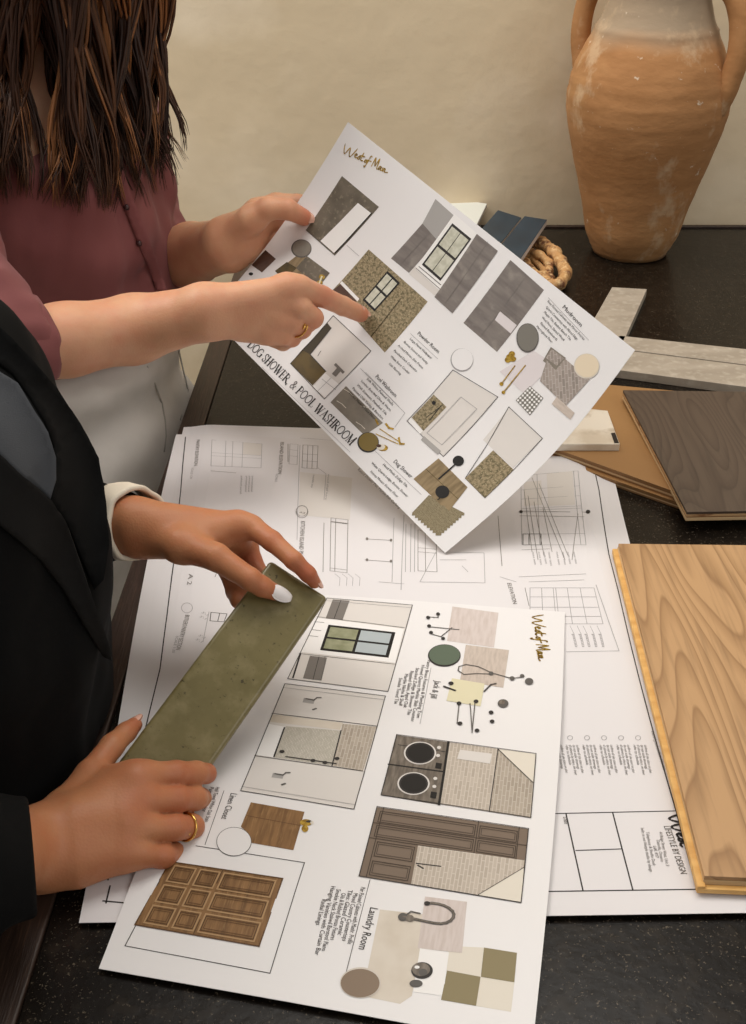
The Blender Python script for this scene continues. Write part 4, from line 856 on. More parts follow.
# ================================================================ PEOPLE: signed distance bodies meshed with surface nets
def smin(a, b, k):
    if k <= 0: return np.minimum(a, b)
    h = np.clip(.5+.5*(b-a)/k, 0, 1); return b*(1-h)+a*h-k*h*(1-h)
class Cap:      # tapered capsule, optionally flattened along an axis
    def __init__(s, a, b, ra, rb, flat=None, fk=1.0):
        s.a, s.b, s.ra, s.rb = np.array(a, np.float32), np.array(b, np.float32), ra, rb
        s.flat = None if flat is None else nrm(flat).astype(np.float32); s.fk = fk
    def bb(s): r = max(s.ra, s.rb)*1.05+.002; return np.minimum(s.a, s.b)-r, np.maximum(s.a, s.b)+r
    def __call__(s, X, Y, Z):
        d = s.b-s.a; L2 = float(d@d)+1e-12
        px, py, pz = X-s.a[0], Y-s.a[1], Z-s.a[2]
        t = np.clip((px*d[0]+py*d[1]+pz*d[2])/L2, 0, 1)
        qx, qy, qz = px-t*d[0], py-t*d[1], pz-t*d[2]
        if s.flat is not None:
            f = (qx*s.flat[0]+qy*s.flat[1]+qz*s.flat[2])*(s.fk-1); qx, qy, qz = qx+f*s.flat[0], qy+f*s.flat[1], qz+f*s.flat[2]
        return np.sqrt(qx*qx+qy*qy+qz*qz)-(s.ra+(s.rb-s.ra)*t)
class Ell:
    def __init__(s, c, r, ax=None):
        s.c = np.array(c, float); s.r = np.array(r, float); s.ax = np.eye(3) if ax is None else np.array([nrm(a) for a in ax])
    def bb(s): e = np.sqrt(((s.ax.T*s.r)**2).sum(1))+.002; return s.c-e, s.c+e
    def __call__(s, X, Y, Z):
        px, py, pz = X-s.c[0], Y-s.c[1], Z-s.c[2]; k0 = 0; k1 = 0
        for i in range(3):
            q = px*s.ax[i][0]+py*s.ax[i][1]+pz*s.ax[i][2]; k0 = k0+(q/s.r[i])**2; k1 = k1+(q/s.r[i]**2)**2
        k0 = np.sqrt(k0); k1 = np.sqrt(k1)+1e-9; return k0*(k0-1)/k1
class Un:       # smooth union of children
    def __init__(s, k, *ch): s.k, s.ch = k, [c for c in ch if c is not None]
    def bb(s):
        b = [c.bb() for c in s.ch]; return np.min([x[0] for x in b], 0)-s.k*.5, np.max([x[1] for x in b], 0)+s.k*.5
    def __call__(s, X, Y, Z):
        d = s.ch[0](X, Y, Z)
        for c in s.ch[1:]: d = smin(d, c(X, Y, Z), s.k)
        return d
class Hand:     # palm blended with each finger, fingers kept apart
    def __init__(s, palm, fingers, k=.007): s.palm, s.f, s.k = palm, fingers, k
    def bb(s): return Un(s.k, s.palm, *s.f).bb()
    def __call__(s, X, Y, Z):
        p = s.palm(X, Y, Z); d = p
        for f in s.f: d = np.minimum(d, smin(p, f(X, Y, Z), s.k))
        return d
class Cut:      # subtract
    def __init__(s, a, b, k=.004): s.a, s.b, s.k = a, b, k
    def bb(s): return s.a.bb()
    def __call__(s, X, Y, Z): return -smin(-s.a(X, Y, Z), s.b(X, Y, Z), s.k)
class Pl:       # half space on the side n points to
    def __init__(s, p, n): s.p, s.n = np.array(p, float), nrm(n)
    def bb(s): return s.p-9, s.p+9
    def __call__(s, X, Y, Z): return -((X-s.p[0])*s.n[0]+(Y-s.p[1])*s.n[1]+(Z-s.p[2])*s.n[2])
class Tab:      # the space taken by the table top, so that clothes press against its edge
    def __init__(s, g=.003): s.g = g
    def bb(s): return np.array([-9., -9, -9]), np.array([9., 9, 9])
    def __call__(s, X, Y, Z): return np.maximum((-.195-.0249*(1.457-Y)-TW-s.g)-X, Z-(TZ+.001+s.g))
class Disp:     # cloth folds
    def __init__(s, a, fn): s.a, s.fn = a, fn
    def bb(s): l, h = s.a.bb(); return l-.012, h+.012
    def __call__(s, X, Y, Z): return s.a(X, Y, Z)-s.fn(X, Y, Z)
def nets(sdf, h, pad=3):
    lo, hi = sdf.bb(); lo = lo-pad*h; n = np.ceil((hi-lo+pad*h)/h).astype(int)+1
    X = (lo[0]+h*np.arange(n[0], dtype=np.float32))[:, None, None]; Y = (lo[1]+h*np.arange(n[1], dtype=np.float32))[None, :, None]; Z = (lo[2]+h*np.arange(n[2], dtype=np.float32))[None, None, :]
    V = np.broadcast_to(sdf(X.astype(np.float32), Y.astype(np.float32), Z.astype(np.float32)), n).astype(np.float32)
    s = V < 0; c = np.zeros(n-1, np.int8)
    for i in (0, 1):
        for j in (0, 1):
            for k in (0, 1): c += s[i:n[0]-1+i, j:n[1]-1+j, k:n[2]-1+k]
    act = (c > 0) & (c < 8); I = np.argwhere(act); idx = -np.ones(n-1, np.int64); idx[act] = np.arange(len(I))
    P = np.zeros((len(I), 3)); Wt = np.zeros(len(I))
    cor = [(i, j, k) for i in (0, 1) for j in (0, 1) for k in (0, 1)]
    for a in cor:
        for ax in range(3):
            if a[ax]: continue
            b = list(a); b[ax] = 1; va = V[I[:, 0]+a[0], I[:, 1]+a[1], I[:, 2]+a[2]]; vb = V[I[:, 0]+b[0], I[:, 1]+b[1], I[:, 2]+b[2]]
            m = (va < 0) != (vb < 0); t = np.where(m, va/(va-vb+1e-20), 0)
            p = np.tile(np.array(a, float), (len(I), 1)); p[:, ax] += t; P[m] += p[m]; Wt += m
    P = (P/Wt[:, None]+I)*h+lo
    Fs = []
    for ax in range(3):
        u, v = (ax+1) % 3, (ax+2) % 3
        sl0 = [slice(1, -1)]*3; sl0[ax] = slice(0, -1); sl1 = list(sl0); sl1[ax] = slice(1, None)
        A, B = s[tuple(sl0)], s[tuple(sl1)]; E = np.argwhere(A != B)
        if not len(E): continue
        fl = A[tuple(E.T)]; E = E+1; E[:, ax] -= 1
        def at(du, dv): q = E.copy(); q[:, u] -= du; q[:, v] -= dv; return idx[tuple(q.T)]
        q = np.stack([at(1, 1), at(0, 1), at(0, 0), at(1, 0)], 1); q[~fl] = q[~fl][:, ::-1]; Fs.append(q)
    return P, np.concatenate(Fs)
def relax(P, F, it=2, lam=.5):
    e = np.concatenate([F[:, [0, 1]], F[:, [1, 2]], F[:, [2, 3]], F[:, [3, 0]]]); e = np.concatenate([e, e[:, ::-1]])
    cnt = np.bincount(e[:, 0], minlength=len(P))[:, None]
    for _ in range(it):
        q = np.stack([np.bincount(e[:, 0], weights=P[e[:, 1], k], minlength=len(P)) for k in range(3)], 1)/np.maximum(cnt, 1); P = P+(q-P)*lam
    return P
def blob(name, pieces, m, parent=None, origin=None, flush=None, cull=None):
    """pieces: list of (sdf, grid step); all land in ONE mesh"""
    Vs, Fs, o = [], [], 0
    for sdf, h in pieces:
        P, F = nets(sdf, h); P = relax(P, F, 2); Vs.append(P); Fs.append(F+o); o += len(P)
    V = np.concatenate(Vs); F = np.concatenate(Fs)
    me = bpy.data.meshes.new(name)
    if origin is None: origin = (V.min(0)+V.max(0))/2
    origin = np.asarray(origin, float); Vl = (V-origin).astype(np.float32)
    me.vertices.add(len(V)); me.vertices.foreach_set('co', Vl.ravel()); me.loops.add(F.size); me.loops.foreach_set('vertex_index', F.ravel().astype(np.int32))
    me.polygons.add(len(F)); me.polygons.foreach_set('loop_start', np.arange(0, F.size, 4, dtype=np.int32)); me.polygons.foreach_set('loop_total', np.full(len(F), 4, np.int32))
    me.polygons.foreach_set('use_smooth', np.ones(len(F), bool)); me.update(calc_edges=True); me.validate()
    me.materials.append(m)
    if flush is not None:
        a = me.attributes.new('flush', 'FLOAT', 'POINT'); f = np.zeros(len(V))
        for c, r, k in flush: f = np.maximum(f, k*np.exp(-((V-np.array(c))**2).sum(1)/r**2))
        a.data.foreach_set('value', f.astype(np.float32))
    ob = bpy.data.objects.new(name, me); COL.objects.link(ob)
    if parent is not None: ob.parent = parent; ob.location = origin-abs_loc(parent)
    else: ob.location = origin
    return ob, V, F
def J(x, y, D, r): return (W(x, y, D), r*D/FPX)      # a joint: where it is and how thick (surveyed from the photograph)
def chain_(js, k=.003, flat=None, fk=1): return Un(k, *[Cap(a[0], b[0], a[1], b[1], flat, fk) for a, b in zip(js[:-1], js[1:])])
def nail_patch(c, along, nor, w, l, t=.0007, curve=.9, tip=1.0):
    """thin curved nail plate: c centre on the surface"""
    along = nrm(along); nor = nrm(nor-along*(np.dot(nor, along))); side = np.cross(along, nor); V = []; Fs = []; n, m = 12, 10
    for b in (0, 1):
        for i in range(n+1):
            for j in range(m+1):
                a = -1+2*i/n; s_ = -1+2*j/m; hw = w/2*(1-max(0, abs(a)-.35)**2*1.1)*(1-.25*max(0, a*tip)); x = s_*hw
                z = -curve*(x*x)/(w)*1.0-.12*l*(a*.5+.2)**2
                V.append(c+along*a*l/2+side*x+nor*(z+(t if b == 0 else -t)))
    q = (n+1)*(m+1)
    for i in range(n):
        for j in range(m):
            f = [i*(m+1)+j, i*(m+1)+j+1, (i+1)*(m+1)+j+1, (i+1)*(m+1)+j]; Fs.append(f); Fs.append([k+q for k in f[::-1]])
    for i in range(n):
        for j in (0, m): f = [i*(m+1)+j, (i+1)*(m+1)+j, (i+1)*(m+1)+j+q, i*(m+1)+j+q]; Fs.append(f)
    for j in range(m):
        for i in (0, n): f = [i*(m+1)+j, i*(m+1)+j+1, i*(m+1)+j+1+q, i*(m+1)+j+q]; Fs.append(f)
    return V, Fs
def ring(name, c, axis, r, t, m, parent, stone=False, nrml=None, flat=1.0):
    axis = nrm(axis); a = nrm(np.cross(axis, [0.3, .2, 1])); b = np.cross(axis, a); path = [c+r*(math.cos(q)*a+math.sin(q)*b*flat) for q in np.linspace(0, 2*math.pi, 33)[:-1]]
    v, f = tube(path, t, 8, closed=True); parts = [(v, f)]
    if stone is not False:
        p, rr = stone
        for k in range(3): parts.append(ball(p+axis*0+(k-1)*np.cross(axis, nrm(p-c))*rr*1.3, rr*(1.2 if k == 1 else .8)))
    return mk(name, *join(parts), m, parent, smooth=True)
def ball(c, r, n=10, m=14):
    c = np.array(c); r = np.broadcast_to(r, 3); V = []; Fs = []
    for i in range(n+1):
        for j in range(m): a, b = math.pi*i/n, 2*math.pi*j/m; V.append(c+r*[math.sin(a)*math.cos(b), math.sin(a)*math.sin(b), math.cos(a)])
    for i in range(n):
        for j in range(m): Fs.append([i*m+j, i*m+(j+1) % m, (i+1)*m+(j+1) % m, (i+1)*m+j])
    return np.array(V), Fs
def fbm(seed, sc, amp):
    r = np.random.default_rng(seed); ks = [(r.normal(0, 1, 3)*s_, r.uniform(0, 6.28), a) for s_, a in ((sc, 1), (sc*1.3, .7), (sc*2.1, .45), (sc*3.1, .25))]
    def fn(X, Y, Z):
        d = 0
        for k, ph, a in ks: d = d+a*np.sin(k[0]*X+k[1]*Y+k[2]*Z+ph+1.3*np.sin(k[1]*.6*X-k[2]*.5*Y+k[0]*.7*Z))
        return amp*d
    return fn
def head_parts(c, fwd, up, left, s_=1.0):
    """head about .215 m tall; c is the middle of the skull at eye height"""
    P = lambda f, l, u: c+(fwd*f+left*l+up*u)*s_
    ax = (fwd, left, up)
    skull = Ell(P(-.012, 0, .028), np.array([.096, .076, .088])*s_, ax); face = Ell(P(.030, 0, -.022), np.array([.058, .060, .082])*s_, ax)
    jaw = Cap(P(.050, .018, -.083), P(.050, -.018, -.083), .021*s_, .021*s_); jl = Cap(P(.048, .02, -.082), P(-.01, .056, -.045), .018*s_, .018*s_); jr_ = Cap(P(.048, -.02, -.082), P(-.01, -.056, -.045), .018*s_, .018*s_)
    h = Un(.022*s_, skull, face, jaw, jl, jr_)
    nose = Un(.006*s_, Cap(P(.084, 0, .004), P(.103, 0, -.030), .007*s_, .0105*s_), Ell(P(.092, .010, -.034), np.array([.009, .007, .006])*s_, ax), Ell(P(.092, -.010, -.034), np.array([.009, .007, .006])*s_, ax))
    h = Un(.010*s_, h, nose, Cap(P(.076, .018, .018), P(.070, .046, .014), .007*s_, .006*s_), Cap(P(.076, -.018, .018), P(.070, -.046, .014), .007*s_, .006*s_))
    for q in (1, -1): h = Cut(h, Ell(P(.088, .031*q, -.002), np.array([.015, .016, .0065])*s_, ax), .006*s_)
    h = Un(.003*s_, h, Ell(P(.086, 0, -.055), np.array([.010, .024, .0055])*s_, ax), Ell(P(.085, 0, -.065), np.array([.011, .020, .0065])*s_, ax))
    h = Cut(h, Ell(P(.098, 0, -.060), np.array([.012, .024, .0014])*s_, ax), .002*s_)
    for q in (1, -1): h = Un(.006*s_, h, Ell(P(-.004, .079*q, -.008), np.array([.019, .006, .030])*s_, (fwd+left*-.3*q, left, up)))
    return h, P
def eyes(P, parent, s_=1.0):
    for q in (1, -1):
        e = mk('eye', *ball(P(.0675, .031*q, -.002), .0118*s_), M['eye'], parent, smooth=True)
        mk('iris', *ball(P(.0757, .031*q, -.004), .0050*s_), M['iris'], e, smooth=True)
UPV = np.array([0, 0, 1.])

# ---------------------------------------------------------------- PERSON 1: rose blouse
a1 = math.radians(-18); f1 = np.array([math.cos(a1), math.sin(a1), 0]); l1 = np.array([-f1[1], f1[0], 0])
hip1 = np.array([-.372, 1.33, .87]); 
def B1(f, l, u): return hip1+f1*f+l1*l+UPV*u
person1 = empty('person', (hip1[0], hip1[1], 0)); tag(person1, 'woman in a rose blouse and white jeans, long brown hair, pointing at the raised board', 'person', )
def bd(x, y):  # camera depth of the held board under a pixel
    u, v = SH.uv(x, y); return float((S_held(u, v)-CAM)@FW)
Dt = bd(361, 315)
# right hand, pointing
k1 = Dt-.012
R_ind = [J(287, 288, k1-.085, 13), J(300, 287.5, k1-.080, 12.2), J(322, 296.5, k1-.056, 10.6), J(343, 306, k1-.026, 9.6), J(360.5, 314, k1-.004, 8.4)]
R_mid = [J(284, 303, k1-.080, 12.5), J(300, 308, k1-.078, 12), J(313, 318, k1-.062, 10.4), J(300, 330, k1-.036, 9.2), J(287, 331, k1-.028, 8.4)]
R_rng = [J(276, 318, k1-.078, 12), J(291, 322, k1-.074, 11), J(302, 329, k1-.058, 9.6), J(291, 336, k1-.034, 8.6), J(280, 335, k1-.028, 8)]
R_pin = [J(267, 331, k1-.072, 11.5), J(282, 334.5, k1-.068, 10.2), J(292, 338, k1-.052, 8.8), J(283, 343, k1-.034, 7.8), J(272, 340, k1-.030, 7.2)]
R_thb = [J(232, 300, k1-.070, 15), J(252, 303, k1-.040, 12.5), J(284, 306, k1-.030, 10), J(303, 312, k1-.030, 8.5)]
wr = J(204, 307, k1-.098, 20); wr2 = J(206, 319, k1-.092, 19)
palm = Un(.010, Cap(wr[0], R_ind[0][0], wr[1], R_ind[0][1]), Cap(wr[0], R_mid[0][0], wr[1], R_mid[0][1]), Cap(wr2[0], R_rng[0][0], wr2[1]*.95, R_rng[0][1]), Cap(wr2[0], R_pin[0][0], wr2[1]*.9, R_pin[0][1]),
          Cap(R_ind[0][0], R_pin[0][0], .0115, .0105), Ell(W(250, 316, k1-.066), (.034, .026, .018), (W(284, 322, 1.2)-W(215, 312, 1.2), W(250, 345, 1.2)-W(250, 290, 1.2), np.cross(W(284, 322, 1.2)-W(215, 312, 1.2), W(250, 345, 1.2)-W(250, 290, 1.2)))))
hand_r = Hand(palm, [chain_(R_ind), chain_(R_mid), chain_(R_rng), chain_(R_pin), chain_(R_thb)], .008)
el1 = J(-14, 350, 1.07, 38)
fore = Un(.012, Cap(wr[0], W(134, 325, 1.145), wr[1]*1.08, 29*1.145/FPX), Cap(wr2[0], W(134, 334, 1.15), wr2[1]*1.05, 29*1.145/FPX), Cap(W(134, 329, 1.147), W(66, 340, 1.115), 33*1.147/FPX, 35.5*1.115/FPX), Cap(W(66, 340, 1.115), el1[0], 35.5*1.115/FPX, el1[1]))
sh1r = B1(-.035, -.175, .40)
arm1r = Un(.012, hand_r, fore)
up1r = Cap(el1[0], sh1r, .038, .046)
# left hand, gripping the far left edge of the board
bD = lambda x, y: bd(x, y)
e0 = bd(300, 215)
L_thb = [J(252, 219, e0-.012, 14), J(268, 208.5, e0-.024, 11.5), J(287, 209, e0-.024, 10.4), J(304, 217.5, e0-.010, 8.4)]
L_ind = [J(258, 213, e0+.012, 13), J(276, 204, e0+.022, 11), J(298, 204, e0+.026, 9.6), J(318, 212, e0+.024, 8.6), J(332, 222, e0+.020, 8)]
L_mid = [J(256, 224, e0+.018, 12.5), J(276, 222, e0+.036, 10.5), J(300, 228, e0+.034, 9.4), J(318, 238, e0+.028, 8.4)]
L_rng = [J(251, 236, e0+.020, 12), J(268, 238, e0+.038, 10.2), J(290, 246, e0+.036, 9), J(306, 256, e0+.030, 8.2)]
L_pin = [J(246, 247, e0+.018, 11), J(258, 252, e0+.036, 9.2), J(276, 262, e0+.036, 8.2), J(288, 270, e0+.032, 7.4)]
wl = J(227, 240, e0+.030, 19); wl2 = J(231, 250, e0+.034, 18)
palm = Un(.010, Cap(wl[0], L_ind[0][0], wl[1], L_ind[0][1]), Cap(wl[0], L_mid[0][0], wl[1], L_mid[0][1]), Cap(wl2[0], L_rng[0][0], wl2[1], L_rng[0][1]), Cap(wl2[0], L_pin[0][0], wl2[1], L_pin[0][1]), Cap(wl[0], L_thb[0][0], wl[1], L_thb[0][1]), Cap(L_ind[0][0], L_pin[0][0], .013, .011))
hand_l = Hand(palm, [chain_(L_thb), chain_(L_ind), chain_(L_mid), chain_(L_rng), chain_(L_pin)], .007)
el1l = (W(150, 268, 1.46), .038)
fore_l = Un(.014, Cap(wl[0], W(192, 250, 1.39), wl[1]*1.12, 26*1.39/FPX), Cap(wl2[0], W(192, 258, 1.395), wl2[1]*1.1, 25*1.39/FPX), Cap(W(192, 254, 1.39), el1l[0], 28*1.39/FPX, .037))
sh1l = B1(-.01, .165, .405)
arm1l = Un(.012, hand_l, fore_l)
neck_b = B1(.035, 0, .455); hd_c = B1(.105, 0, .635); hup = nrm(f1*.35+UPV); hfw = nrm(f1-UPV*.35)
head, HP = head_parts(hd_c, hfw, hup, l1)
torso_core = Un(.05, Ell(B1(0, 0, .0), (.10, .15, .10), (f1, l1, UPV)), Ell(B1(.0, 0, .16), (.085, .115, .13), (f1, l1, UPV)), Ell(B1(.015, 0, .32), (.09, .14, .12), (f1, l1, UPV)),
                Cap(sh1r, sh1l, .042, .042), Cap(B1(.02, 0, .40), B1(.075, 0, .56), .052, .046))
legs1 = [Un(.03, Cap(B1(0, q*.085, -.04), B1(.015, q*.085, -.42), .075, .048), Cap(B1(.015, q*.085, -.42), B1(-.02, q*.085, -.80), .046, .032), Cap(B1(-.02, q*.085, -.835), B1(.12, q*.09, -.85), .028, .02)) for q in (1, -1)]
fl = [(R_ind[2][0], .013, .6), (R_ind[4][0], .013, .75), (R_mid[2][0], .012, .6), (R_rng[2][0], .011, .6), (R_pin[2][0], .011, .6), (R_ind[0][0], .015, .4), (R_mid[0][0], .014, .4), (L_thb[3][0], .014, .7), (L_thb[2][0], .012, .5), (HP(.088, 0, -.060), .016, .8), (HP(.088, .012, -.060), .010, .8), (HP(.088, -.012, -.060), .010, .8)]
blob('body', [(head, .0032), (Cut(torso_core, Tab(.012), .004), .010), (Cut(Un(0, *legs1), Tab(.012), .004), .010), (Un(.01, up1r, Cap(el1[0], W(60, 340, 1.11), .036, .03)), .006), (Cap(el1l[0], sh1l, .035, .044), .006), (arm1r, .0017), (arm1l, .0019)], M['skin1'], person1, origin=(hip1[0], hip1[1], 0), flush=fl)
eyes(HP, person1)
# nails
def nail(j0, j1, nor, m, parent, wk=1.45, lk=2.0, off=.86, ext=.2, **k):
    d = nrm(j1[0]-j0[0]); nor = nrm(nor-d*(nor@d)); c = j1[0]+d*j1[1]*ext+nor*j1[1]*off
    return mk('fingernail', *nail_patch(c, d-nor*.12, nor, j1[1]*wk, j1[1]*lk, **k), m, parent, smooth=True)
tocam = lambda p: nrm(CAM-p)
nail(R_ind[3], R_ind[4], tocam(R_ind[4][0])+UP*.7, M['nail'], person1)
nail(L_thb[2], L_thb[3], tocam(L_thb[3][0])*1.1+UP*.5, M['nail'], person1)
ring('ring', (R_rng[1][0]*.35+R_rng[2][0]*.65), R_rng[2][0]-R_rng[1][0], .0112, .0009, M['goldring'], person1, stone=((R_rng[1][0]*.35+R_rng[2][0]*.65)+nrm(tocam(R_rng[2][0])+RT*.6)*.0118, .0016))
# blouse
bl = fbm(3, 26, .0028)
chest_pts = [W(170, 170, 1.36), W(178, 220, 1.36)]
bt = Un(.05, Ell(B1(.01, 0, .07), (.132, .170, .10), (f1, l1, UPV)), Ell(B1(.015, 0, .14), (.120, .14, .12), (f1, l1, UPV)), Ell(B1(.01, 0, .30), (.108, .155, .13), (f1, l1, UPV)), Ell(B1(.050, 0, .26), (.062, .115, .08), (f1, l1, UPV)),
        Cap(sh1r+UPV*.004, sh1l+UPV*.004, .052, .052))
slr = Un(.03, Cap(sh1r, el1[0]+nrm(sh1r-el1[0])*.02, .058, .050), Cap(el1[0]+nrm(sh1r-el1[0])*.02, W(30, 341, 1.103), .046, .0385))
sll = Un(.03, Cap(sh1l, el1l[0], .056, .050), Cap(el1l[0], W(164, 262, 1.44), .047, .042))
neckcut = None
rollend = Pl(W(28, 337, 1.10), W(60, 338, 1.115)-W(20, 340, 1.09))
slr = Cut(slr, rollend, .002)
blou = Disp(Un(.025, bt, slr, sll), lambda X, Y, Z: bl(X, Y, Z)+.0022*np.sin((X*f1[0]+Y*f1[1])*20+(X*l1[0]+Y*l1[1])*70+Z*14))
neckcut = Cap(B1(.04, 0, .43), B1(.10, 0, .60), .060, .075); hem = Pl(B1(.10, 0, .125), -UPV+f1*.12-l1*.05)
blouse = blob('blouse', [(Cut(Cut(Cut(blou, Cap(B1(.055, 0, .455), B1(.11, 0, .60), .048, .075), .004), hem, .006), Tab(), .004), .0045)], M['blouse'], person1)[0]
def band(name, a, b, ra, rb, t, m, parent, folds=.0006, seed=0, n=56, tilt=None):
    """hollow cloth band between two points: a turned or rolled cuff with rounded lips"""
    a, b = np.array(a), np.array(b); ax = nrm(b-a); x = nrm(np.cross(ax, [.2, .1, 1])); y = np.cross(ax, x); L = np.linalg.norm(b-a); r = np.random.default_rng(seed); ph = r.uniform(0, 6, 4)
    prof = [(0, -t*.5), (-.0005, 0), (.15*t, t*.35), (.12, t*.5), (.5, t*.62), (.88, t*.5), (1-.15*t, t*.35), (1.0, 0), (1.0, -t*.4), (.7, -t*.5), (.3, -t*.5)]
    V = []; Fs = []
    for u, o in prof:
        for k in range(n):
            q = 2*math.pi*k/n; w_ = folds*(math.sin(3*q+ph[0])+.6*math.sin(7*q+ph[1]+u*3)+.4*math.sin(11*q+ph[2]-u*5)); rr = ra+(rb-ra)*u+o+w_
            sh = 0 if tilt is None else tilt*math.cos(q-ph[3]*0)
            V.append(a+ax*(u*L+sh+folds*math.sin(4*q+ph[3]))+(x*math.cos(q)+y*math.sin(q))*rr)
    k_ = len(prof)
    for i in range(k_):
        for k in range(n): Fs.append([i*n+k, i*n+(k+1) % n, ((i+1) % k_)*n+(k+1) % n, ((i+1) % k_)*n+k])
    return mk(name, V, Fs, m, parent, smooth=True)
band('rolled_cuff', W(6, 346, 1.085), W(40, 338, 1.106), .0440, .0405, .0055, M['blouse'], blouse, .0012, 3)
BV = None
def bvh_of(objs):
    V, Fs, o = [], [], 0
    for ob in objs:
        L = abs_loc(ob); v = [Vector(np.array(q.co)+L) for q in ob.data.vertices]; V += v; Fs += [[i+o for i in p.vertices] for p in ob.data.polygons]; o += len(v)
    return BVHTree.FromPolygons(V, Fs)
def hit(bv, x, y):
    r = ray(x, y); h = bv.ray_cast(Vector(CAM), Vector(nrm(r)))
    return (np.array(h[0]), np.array(h[1])) if h[0] is not None else (None, None)
bv1 = bvh_of([blouse])
def inpoly(p, poly):
    c = False; n = len(poly)
    for i in range(n):
        (x0, y0), (x1, y1) = poly[i], poly[(i+1) % n]
        if (y0 > p[1]) != (y1 > p[1]) and p[0] < (x1-x0)*(p[1]-y0)/(y1-y0)+x0: c = not c
    return c
from mathutils.geometry import delaunay_2d_cdt
def patch(name, poly, off, m, parent, thick=.0016, step=5, bv=None, wob=0):
    """a cloth panel lying on a garment: its outline is dropped onto the garment's surface"""
    B = []
    for i in range(len(poly)):
        a, b = np.array(poly[i], float), np.array(poly[(i+1) % len(poly)], float); k = max(1, int(np.linalg.norm(b-a)/step)); B += [a+(b-a)*t/k for t in range(k)]
    nb = len(B); bb = np.array(B); inn = []
    for x in np.arange(bb[:, 0].min(), bb[:, 0].max(), step):
        for y in np.arange(bb[:, 1].min(), bb[:, 1].max(), step):
            if inpoly((x, y), poly) and np.linalg.norm(bb-[x, y], axis=1).min() > step*.6: inn.append(np.array([x, y]))
    vs, es, fs, *_ = delaunay_2d_cdt([Vector(q) for q in B+inn], [(i, (i+1) % nb) for i in range(nb)], [], 1, 1e-4)
    P3, ok_ = [], []; last = None
    for v in vs:
        q, n = hit(bv, v.x, v.y)
        P3.append(q+n*off if q is not None else None)
    D = [None if q is None else (q-CAM)@FW for q in P3]
    good = [d for d in D if d is not None]
    if not good: return None
    med = np.median(good)
    for i, v in enumerate(vs):     # where the ray slips past the garment keep the panel's own depth
        if P3[i] is None: 
            k = min((j for j in range(len(vs)) if D[j] is not None), key=lambda j: (vs[j].x-v.x)**2+(vs[j].y-v.y)**2); P3[i] = W(v.x, v.y, D[k]+.006)
    dep = np.array([(q-CAM)@FW for q in P3]); srf = dep.copy(); nbr = [set() for _ in vs]
    for f in fs:
        for a, b in zip(f, list(f[1:])+[f[0]]): nbr[a].add(b); nbr[b].add(a)
    for _ in range(24): dep = np.minimum(srf, np.array([np.mean([dep[j] for j in nb_]) if nb_ else dep[i] for i, nb_ in enumerate(nbr)]))
    dep = dep-.0005
    P3 = [W(v.x, v.y, dep[i]) for i, v in enumerate(vs)]
    o = mk(name, P3, [list(f) for f in fs], m, parent, smooth=True)
    sd = o.modifiers.new('thick', 'SOLIDIFY'); sd.thickness = thick; sd.offset = 0
    return o
patch('placket', [(98, 130), (108, 128), (120, 160), (132, 196), (146, 232), (160, 268), (167, 291), (157, 291), (149, 270), (136, 238), (122, 202), (110, 166)], .0016, M['blouse'], blouse, .002, 4, bv1)
for x, y in ((137, 243), (153, 276), (125, 207), (112, 172)):
    p_, n = hit(bv1, x, y)
    if p_ is not None: mk('button', *ball(p_+n*.0035, (.0034, .0034, .0034)), M['button'], blouse, smooth=True)
# jeans
jn = Un(.035, Ell(B1(.0, 0, .09), (.118, .160, .08), (f1, l1, UPV)), Ell(B1(-.005, 0, -.02), (.128, .172, .115), (f1, l1, UPV)), Ell(B1(-.03, 0, -.08), (.125, .17, .09), (f1, l1, UPV)), Ell(B1(.03, 0, -.03), (.104, .14, .10), (f1, l1, UPV)))
jl_ = [Un(.02, Cap(B1(.01, q*.088, -.06), B1(.02, q*.085, -.42), .098, .066), Cap(B1(.02, q*.085, -.42), B1(-.02, q*.085, -.79), .064, .052)) for q in (1, -1)]
jeans = blob('jeans', [(Cut(Disp(Un(.022, jn, *jl_), fbm(12, 30, .0018)), Tab(), .004), .006)], M['jeans'], person1)[0]
bvj = bvh_of([jeans])
for pts in ([(147, 366), (155, 384), (162, 403), (165, 420), (166, 436), (164, 452)], [(178, 347), (186, 366), (188, 390), (180, 420)]):
    pk = [hit(bvj, x, y)[0] for x, y in pts]; pk = [p for p in pk if p is not None]
    if len(pk) > 2: v, f = tube(pk, .0011, 6); mk('seam', v, f, M['seam'], jeans, smooth=True)
for q in (1, -1): blob('shoe', [(Cut(Un(.02, Ell(B1(.06, q*.09, -.835), (.125, .045, .035), (f1, l1, UPV)), Ell(B1(-.01, q*.09, -.81), (.055, .042, .055), (f1, l1, UPV))), Ell((hip1[0], hip1[1], -.1), (2, 2, .105)), .002), .004)], M['shoe'], person1)
